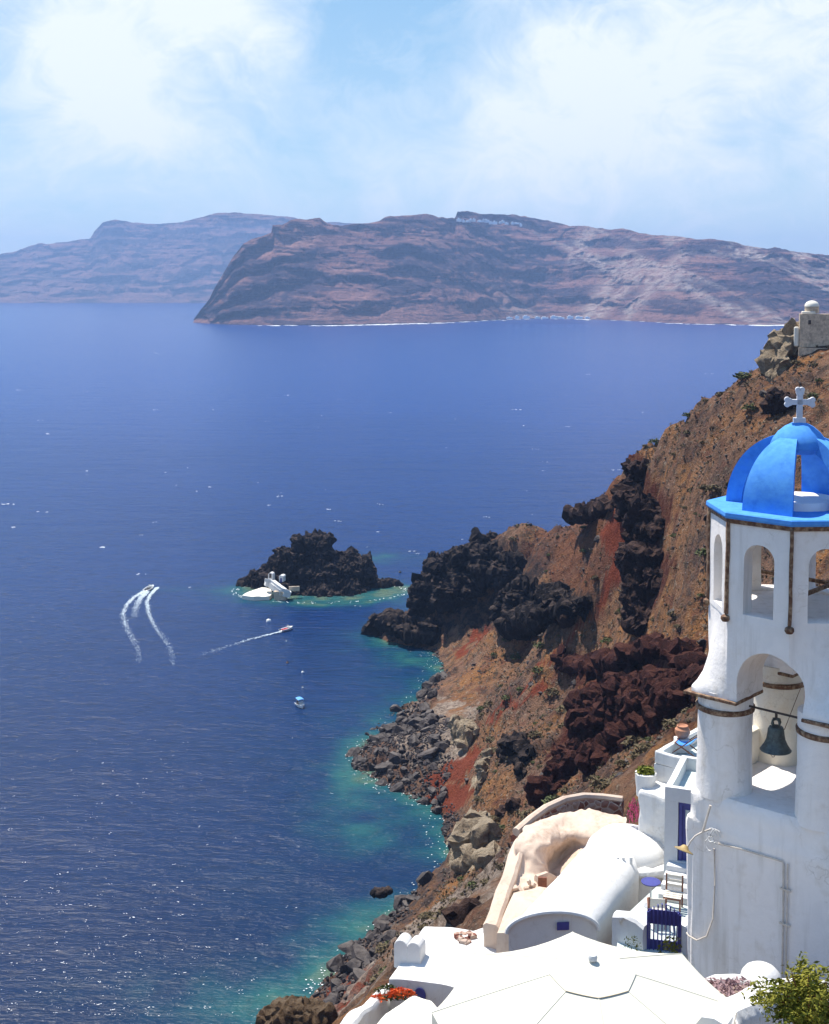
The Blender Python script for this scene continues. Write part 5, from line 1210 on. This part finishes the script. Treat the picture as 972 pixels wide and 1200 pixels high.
# ------------------------------------------------------------------ islet chapel and landing, boats, buoys, foam, painted glints
def pz(x, y, z_): return WZ(x, y, z_)
lz = 1.3
q_ = [pz(x, y, lz) for x, y in ((284, 697.5), (290, 694), (300, 690.5), (309, 688), (317, 690), (320, 695), (316, 698.5), (298, 699.5))]
ld = MB().prism([(p.x, p.y) for p in q_], -1, lz).build('landing_quay', M['cream']); plaster_wobble(ld, .12, .4, 1.2); tag(ld, 'flat pale concrete landing quay on the near side of the black islet', 'quay')
stp = thing('islet_stairs', 'white stepped path climbing from the quay to the islet chapel', 'stairs', pz(328, 690, 3))
path = [pz(340, 693, 2.6), pz(332, 690.5, 3.4), pz(325, 685.5, 4.2), pz(318, 680, 5.0), pz(311, 679, 5.4)]
for i in range(len(path) - 1):
    for t in (0, .5):
        a, b_ = path[i].lerp(path[i + 1], t), path[i].lerp(path[i + 1], t + .5)
        MB().bar(a - UP * 1.0, b_ - UP * 1.0, 2.6, 2.0).build('step', M['white'], stp)
for off in (-1.5,):
    for i in range(len(path) - 1): MB().bar(path[i] + Vector((0, off, .1)), path[i + 1] + Vector((0, off, .1)), .3, 1.1).build('side_wall', M['white'], stp)
cp_ = pz(331, 682, 4.2); chp = thing('islet_chapel', 'tiny white chapel with rounded roof against the black islet rock', 'chapel', cp_)
MB().box(cp_ + UP * 1.1, (1.5, 2.2, 1.7), R(-15)).build('wall', M['white'], chp, bevel=.08)
mb = MB(); u7, v7 = frame(-15); rings = [[cp_ + v7 * d - u7 * math.cos(math.pi * k / 10) * .78 + UP * (1.9 + math.sin(math.pi * k / 10) * .5) for k in range(11)] for d in (-1.15, 1.15)]
MB().rings(rings).build('roof', M['white'], chp); MB().box(cp_ - v7 * 1.12 + UP * .75, (.6, .06, 1.5), R(-15)).build('door', M['navy'], chp)
cq = pz(317, 676, 5.6); sh_ = thing('islet_shrine', 'small white arched niche beside the upper islet stairs', 'shrine', cq)
rings = [[cq + v7 * d - u7 * math.cos(math.pi * k / 10) * .8 + UP * (math.sin(math.pi * k / 10) * .8 + .5) for k in range(11)] for d in (0, 2.0)]
rings = [[r_[0] - UP * 1.8] + r_ + [r_[-1] - UP * 1.8] for r_ in rings]; MB().rings(rings).build('wall', M['white'], sh_); MB().box(cq - v7 * .03 + UP * .35, (.8, .06, 1.4), R(-15)).build('opening', M['iron'], sh_)
rw_ = pz(345, 690, 3.0); tag(MB().box((0, 0, 0), (3.4, .6, 1.6), R(8)).build('retaining_wall', M['oldstone'], bevel=.1), 'grey retaining wall right of the islet stairs', 'wall').location = rw_
pr = pz(329, 699, 1.0); tag(plaster_wobble(MB().box((0, 0, 0), (4.2, 2.0, 3.6), R(-10)).build('stone_pier', M['oldstone'], bevel=.2), .15, .6, .5), 'grey stone pier block below the islet stairs', 'pier').location = pr

M['hull_white'] = simple('hull_white', (.78, .78, .76), .35, .05, 3, world=False); M['hull_red'] = simple('hull_red', (.55, .04, .05), .4, .1, 3, world=False); M['canopy_blue'] = simple('boat_canopy', (.10, .32, .70), .7, .1, 3, world=False); M['dark_trim'] = simple('dark_trim', (.03, .03, .035), .6, .2, 3, world=False)
def boat(name, loc, rz, L, Bm, label, hullmat, canopy=None, red=False, crew=0):
    t = thing(name, label, 'boat', loc, R(rz)); n = 12; rings = []
    for i in range(n):
        f_ = i / (n - 1); x = (f_ - .5) * L; w_ = Bm / 2 * (1 - max(0, (f_ - .45) / .55) ** 2.2) * (.86 + .14 * min(1, f_ * 4)) + .015; sheer = .55 + .35 * f_ ** 2
        rings.append([Vector((x, -w_, sheer)), Vector((x, -w_ * .8, .05)), Vector((x + .0, 0, -.28 + .25 * f_ ** 3)), Vector((x, w_ * .8, .05)), Vector((x, w_, sheer)), Vector((x, w_ * .84, sheer - .01)), Vector((x, w_ * .70, .16)), Vector((x, 0, .12)), Vector((x, -w_ * .70, .16)), Vector((x, -w_ * .84, sheer - .01))])
    MB().rings(rings).build('hull', hullmat, t, local=True, smooth_=True)
    MB().box((L * .30, 0, .72), (L * .26, Bm * .55, .10)).build('foredeck', M['hull_white'], t, local=True, bevel=.03)
    MB().box((-L * .05, 0, .42), (.5, Bm * .6, .36)).build('seat', M['hull_red'] if red else M['dark_trim'], t, local=True, bevel=.05); MB().box((-L * .27, 0, .42), (.45, Bm * .66, .34)).build('seat', M['hull_red'] if red else M['dark_trim'], t, local=True, bevel=.05)
    o = MB().box((-L * .5 - .12, 0, .62), (.34, .32, .55)).build('outboard_motor', M['dark_trim'], t, local=True, bevel=.06)
    MB().box((L * .12, 0, .78), (.35, Bm * .4, .5)).build('console', M['hull_white'], t, local=True, bevel=.06); MB().add([(L*.2, -Bm*.3, 1.0), (L*.2, Bm*.3, 1.0), (L*.13, Bm*.28, 1.38), (L*.13, -Bm*.28, 1.38), (L*.21, -Bm*.3, 1.0), (L*.21, Bm*.3, 1.0), (L*.14, Bm*.28, 1.38), (L*.14, -Bm*.28, 1.38)], [(0,1,2,3),(7,6,5,4),(0,4,5,1),(1,5,6,2),(2,6,7,3),(3,7,4,0)]).build('windscreen', M['glass'], t, local=True)
    if canopy:
        for x in (-L * .28, L * .16):
            for y in (-Bm * .36, Bm * .36): MB().bar((x, y, .6), (x, y, 1.85), .05).build('canopy_post', M['grey_metal'], t, local=True)
        rings = [[Vector((x, -Bm * .42, 1.82)), Vector((x, -Bm * .2, 1.98)), Vector((x, Bm * .2, 1.98)), Vector((x, Bm * .42, 1.82)), Vector((x, Bm * .4, 1.78)), Vector((x, -Bm * .4, 1.78))] for x in (-L * .36, -L * .1, L * .22)]
        MB().rings(rings).build('canopy', canopy, t, local=True)
    return t
def head(p, q2): d = q2 - p; return math.degrees(math.atan2(d.y, d.x))
b1 = pz(175, 690.5, .1); boat('speedboat', b1, head(pz(165, 697, 0), pz(184, 686, 0)), 6.4, 2.3, 'white speedboat racing away and leaving a wide curved double wake', M['hull_white'])
b2 = pz(336, 738.5, .1); boat('small_boat', b2, head(pz(310, 745, 0), pz(340, 737.5, 0)), 4.6, 1.9, 'small red and white boat passing in front of the islet', M['hull_white'], red=True)
b3 = pz(352, 828, .05); boat('moored_boat', b3, head(pz(346, 822, 0), pz(358, 832, 0)), 3.6, 1.8, 'white moored boat with a blue canopy on open dark water', M['hull_white'], canopy=M['canopy_blue'])
def buoy(x, y, r_, mat, label):
    p = pz(x, y, 0); t = thing('mooring_buoy', label, 'buoy', p)
    MB().lathe((0, 0, 0), [(.02, -r_ * .6), (r_ * .8, -r_ * .5), (r_, 0), (r_ * .8, r_ * .6), (.12, r_ * .9), (.1, r_ * 1.1)], 16).build('float', mat, t, local=True, smooth_=True); MB().lathe((0, 0, 0), [(.06, r_ * .9), (.06, r_ * 1.5), (.14, r_ * 1.55), (.1, r_ * 1.75)], 10).build('mooring_eye', M['iron'], t, local=True)
buoy(315, 728, .8, M['hull_white'], 'largest white buoy floating between islet and red boat'); buoy(469, 671, .55, M['dark_trim'], 'dark buoy in the pale channel right of the islet')
buoy(337, 777, .4, M['rust'], 'brownish buoy on the water below the red boat'); buoy(355, 788, .4, M['hull_white'], 'small white buoy above the moored boat')
buoy(336, 751.5, .25, M['hull_white'], 'tiny white buoy just under the red boat'); buoy(355, 806, .28, M['hull_white'], 'tiny white buoy closest to the moored boat')

rf = random.Random(12)
def fleck(mb, p, a_, b_, rz):
    ca, sa = math.cos(rz), math.sin(rz); n = 7; vs = []
    for k in range(n):
        t = 2 * math.pi * k / n; x, y = math.cos(t) * a_ * rf.uniform(.55, 1), math.sin(t) * b_ * rf.uniform(.55, 1); vs.append((p.x + x * ca - y * sa, p.y + x * sa + y * ca, p.z))
    mb.add(vs, [tuple(range(n))])
M['wake_foam'] = simple('wake_foam', (.46, .54, .60), .8, .2, 1.5)
def wake(name, arms):
    mb = MB()
    for pts, w0, w1, dens, fade in arms:
        P = [pz(x, y, .12) for x, y in pts]
        L = [0];
        for i in range(1, len(P)): L.append(L[-1] + (P[i] - P[i - 1]).length)
        for k in range(int(L[-1] * dens)):
            s_ = rf.random() ** (1 + fade) * L[-1]; i = max(j for j in range(len(P) - 1) if L[j] <= s_); t = (s_ - L[i]) / (L[i + 1] - L[i]); p = P[i].lerp(P[i + 1], t); f_ = s_ / L[-1]
            w_ = w0 + (w1 - w0) * f_; p = p + Vector((rf.gauss(0, w_ * .5), rf.gauss(0, w_ * .8), rf.uniform(0, .05))); sz = (1 - .65 * f_)
            d = P[i + 1] - P[i]; fleck(mb, p, rf.uniform(.15, .6) * sz, rf.uniform(.08, .22) * sz, math.atan2(d.y, d.x) + rf.gauss(0, .5))
    o = mb.build(name, M['wake_foam'], fix=False); tag(o, kind='stuff')
wake('speedboat_wake', [([(171, 692), (158, 699), (149, 708), (144, 719), (147, 732), (155, 748), (162, 762), (164, 776)], .65, 1.0, 17, 1.3), ([(184, 689), (176, 697), (172, 706), (174, 718), (181, 734), (193, 750), (201, 764), (203, 780)], .6, .9, 16, 1.3), ([(172, 693), (165, 701), (159, 712), (158, 724)], .9, 1.4, 34, 1.1)])
wake('small_boat_wake', [([(330, 740), (310, 745), (290, 750), (265, 758), (235, 768)], .4, 1.0, 10, 1.0)])
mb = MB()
for k in range(120):
    y = 412 + 300 * rf.random() ** 1.6; x = rf.uniform(5, 940); p = pz(x, y, .25); s_ = rf.choice([.3, .35, .45, .6, .9]) * (1 + p.y / 2500)
    for j in range(rf.randint(1, 4)): fleck(mb, p + Vector((rf.gauss(0, 1.8) * s_, rf.gauss(0, 1.0) * s_, 0)), rf.uniform(.4, 1.3) * s_, rf.uniform(.25, .6) * s_ * (.6 + p.y / 1200), R(12) + rf.gauss(0, .3))
for k in range(520):  # sun glints on the near water, painted as small white flecks
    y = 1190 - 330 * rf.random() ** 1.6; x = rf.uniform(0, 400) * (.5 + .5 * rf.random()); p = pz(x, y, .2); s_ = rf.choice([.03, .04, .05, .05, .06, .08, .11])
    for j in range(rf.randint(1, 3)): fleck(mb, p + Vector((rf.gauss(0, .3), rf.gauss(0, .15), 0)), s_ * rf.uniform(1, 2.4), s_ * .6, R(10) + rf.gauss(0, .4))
for k in range(420):   # broken water along the rocks
    i = rf.randrange(len(shore) - 1); i, j = shore[i], shore[i + 1]
    t = rf.random(); p = pz(i[0] + (j[0] - i[0]) * t - rf.random() ** 2 * 26, i[1] + (j[1] - i[1]) * t + rf.uniform(-3, 6), .15); fleck(mb, p, rf.uniform(.06, .25), rf.uniform(.05, .14), rf.uniform(0, 3))
for k in range(170):   # and round the islet
    t = rf.uniform(0, 2 * math.pi); p = Vector((ISL.x + math.cos(t) * 27.5 * rf.uniform(.98, 1.08), ISL.y + 2 + math.sin(t) * 15 * rf.uniform(.95, 1.1), .15)); fleck(mb, p, rf.uniform(.1, .5), rf.uniform(.08, .25), rf.uniform(0, 3))
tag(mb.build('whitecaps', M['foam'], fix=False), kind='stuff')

# ------------------------------------------------------------------ light, sky, render
SUN_AZ, SUN_EL = R(-139), R(64)      # azimuth measured from the direction towards the viewer
sdir = Vector((math.sin(SUN_AZ) * math.cos(SUN_EL), -math.cos(SUN_AZ) * math.cos(SUN_EL), math.sin(SUN_EL)))
sl = bpy.data.lights.new('sun', 'SUN'); sl.energy = 5.0; sl.angle = R(.53); sl.color = (1.0, .94, .84)
so = bpy.data.objects.new('sun', sl); COL.objects.link(so); so.location = (-50, 80, 200)
so.rotation_euler = sdir.to_track_quat('Z', 'Y').to_euler()
w = bpy.data.worlds.new('World'); sc.world = w; w.use_nodes = True; nt = w.node_tree
bg = nt.nodes['Background']
sky = nt.nodes.new('ShaderNodeTexSky'); sky.sky_type = 'NISHITA'; sky.sun_disc = False
sky.sun_elevation = SUN_EL; sky.sun_rotation = math.atan2(sdir.x, sdir.y); sky.altitude = 100; sky.air_density = 1.0; sky.dust_density = .6; sky.ozone_density = 2.0
tc = nt.nodes.new('ShaderNodeTexCoord'); gen = tc.outputs['Generated']
mp = nd(nt, 'ShaderNodeMapping'); mp.inputs['Scale'].default_value = (3.4, 3.4, 5.0); mp.inputs['Location'].default_value = (.2, .7, .35); mp.inputs['Rotation'].default_value = (0, R(24), 0)
nt.links.new(gen, mp.inputs[0])
cn = noise(nt, 1.7, 10, .60, mp.outputs[0], .9); wisp = noise(nt, 4.8, 10, .68, mp.outputs[0], 1.6)
def bank(az, el, width, k):
    d = Vector((math.sin(R(az)) * math.cos(R(el)), math.cos(R(az)) * math.cos(R(el)), math.sin(R(el))))
    v = nd(nt, 'ShaderNodeVectorMath', operation='DOT_PRODUCT'); nt.links.new(gen, v.inputs[0]); v.inputs[1].default_value = d
    m_ = nd(nt, 'ShaderNodeMapRange', interpolation_type='SMOOTHERSTEP'); m_.inputs['From Min'].default_value = math.cos(R(width)); m_.inputs['From Max'].default_value = 1.0; m_.inputs['To Max'].default_value = k
    nt.links.new(v.outputs['Value'], m_.inputs['Value']); return m_.outputs['Result']
bias = None
for q_ in ((-11, 11.5, 7.5, .34), (-14.5, 8, 5, .24), (-17.5, 13.5, 6, .10), (11, 9, 6, .30), (6.5, 7, 6, .26), (18, 9.5, 5.5, .30), (1, 6.2, 5, .12), (0, 10.2, 6.0, -.26), (-1, 14.5, 5, -.02), (14.8, 7.5, 3, -.16), (-19, 9, 3, -.06), (-6, 6.2, 4, -.10)):
    b_ = bank(*q_); bias = b_ if bias is None else math_(nt, 'ADD', bias, b_)
f_ = math_(nt, 'ADD', math_(nt, 'ADD', math_(nt, 'MULTIPLY', cn, 1.05), math_(nt, 'MULTIPLY', wisp, .75)), math_(nt, 'MULTIPLY', bias, .75))
f_ = math_(nt, 'MULTIPLY', f_, .82)
cl = ramp(nt, f_, [(.52, (0,0,0)), (.74, (.36,.36,.36)), (.90, (.72,.72,.72)), (1.0, (.95,.95,.95))])
sx_ = nt.nodes.new('ShaderNodeSeparateXYZ'); nt.links.new(gen, sx_.inputs[0])
low = ramp(nt, sx_.outputs[2], [(.22, (1,1,1)), (.32, (.06,.06,.06))])
cl = math_(nt, 'MULTIPLY', cl, low)
pale = ramp(nt, sx_.outputs[2], [(.03, (6.2, 8.9, 9.6)), (.13, (4.5, 7.1, 9.2)), (.22, (3.2, 5.9, 8.6)), (.40, (1.5, 3.4, 7.0))])
cloud = mixc(nt, math_(nt, 'MULTIPLY', cl, .95), mixc(nt, .75, sky.outputs[0], pale), (9.6, 10.0, 10.2))
nt.links.new(cloud, bg.inputs[0]); bg.inputs[1].default_value = .074
sc.view_settings.view_transform = 'Standard'; sc.view_settings.look = 'None'; sc.view_settings.exposure = .6; sc.view_settings.gamma = 1.0
sc.view_settings.use_curve_mapping = False
sc.render.engine = 'CYCLES'
sc.cycles.use_denoising = True
sc.cycles.max_bounces = 6; sc.cycles.diffuse_bounces = 3; sc.cycles.glossy_bounces = 2; sc.cycles.volume_bounces = 0; sc.cycles.transparent_max_bounces = 8
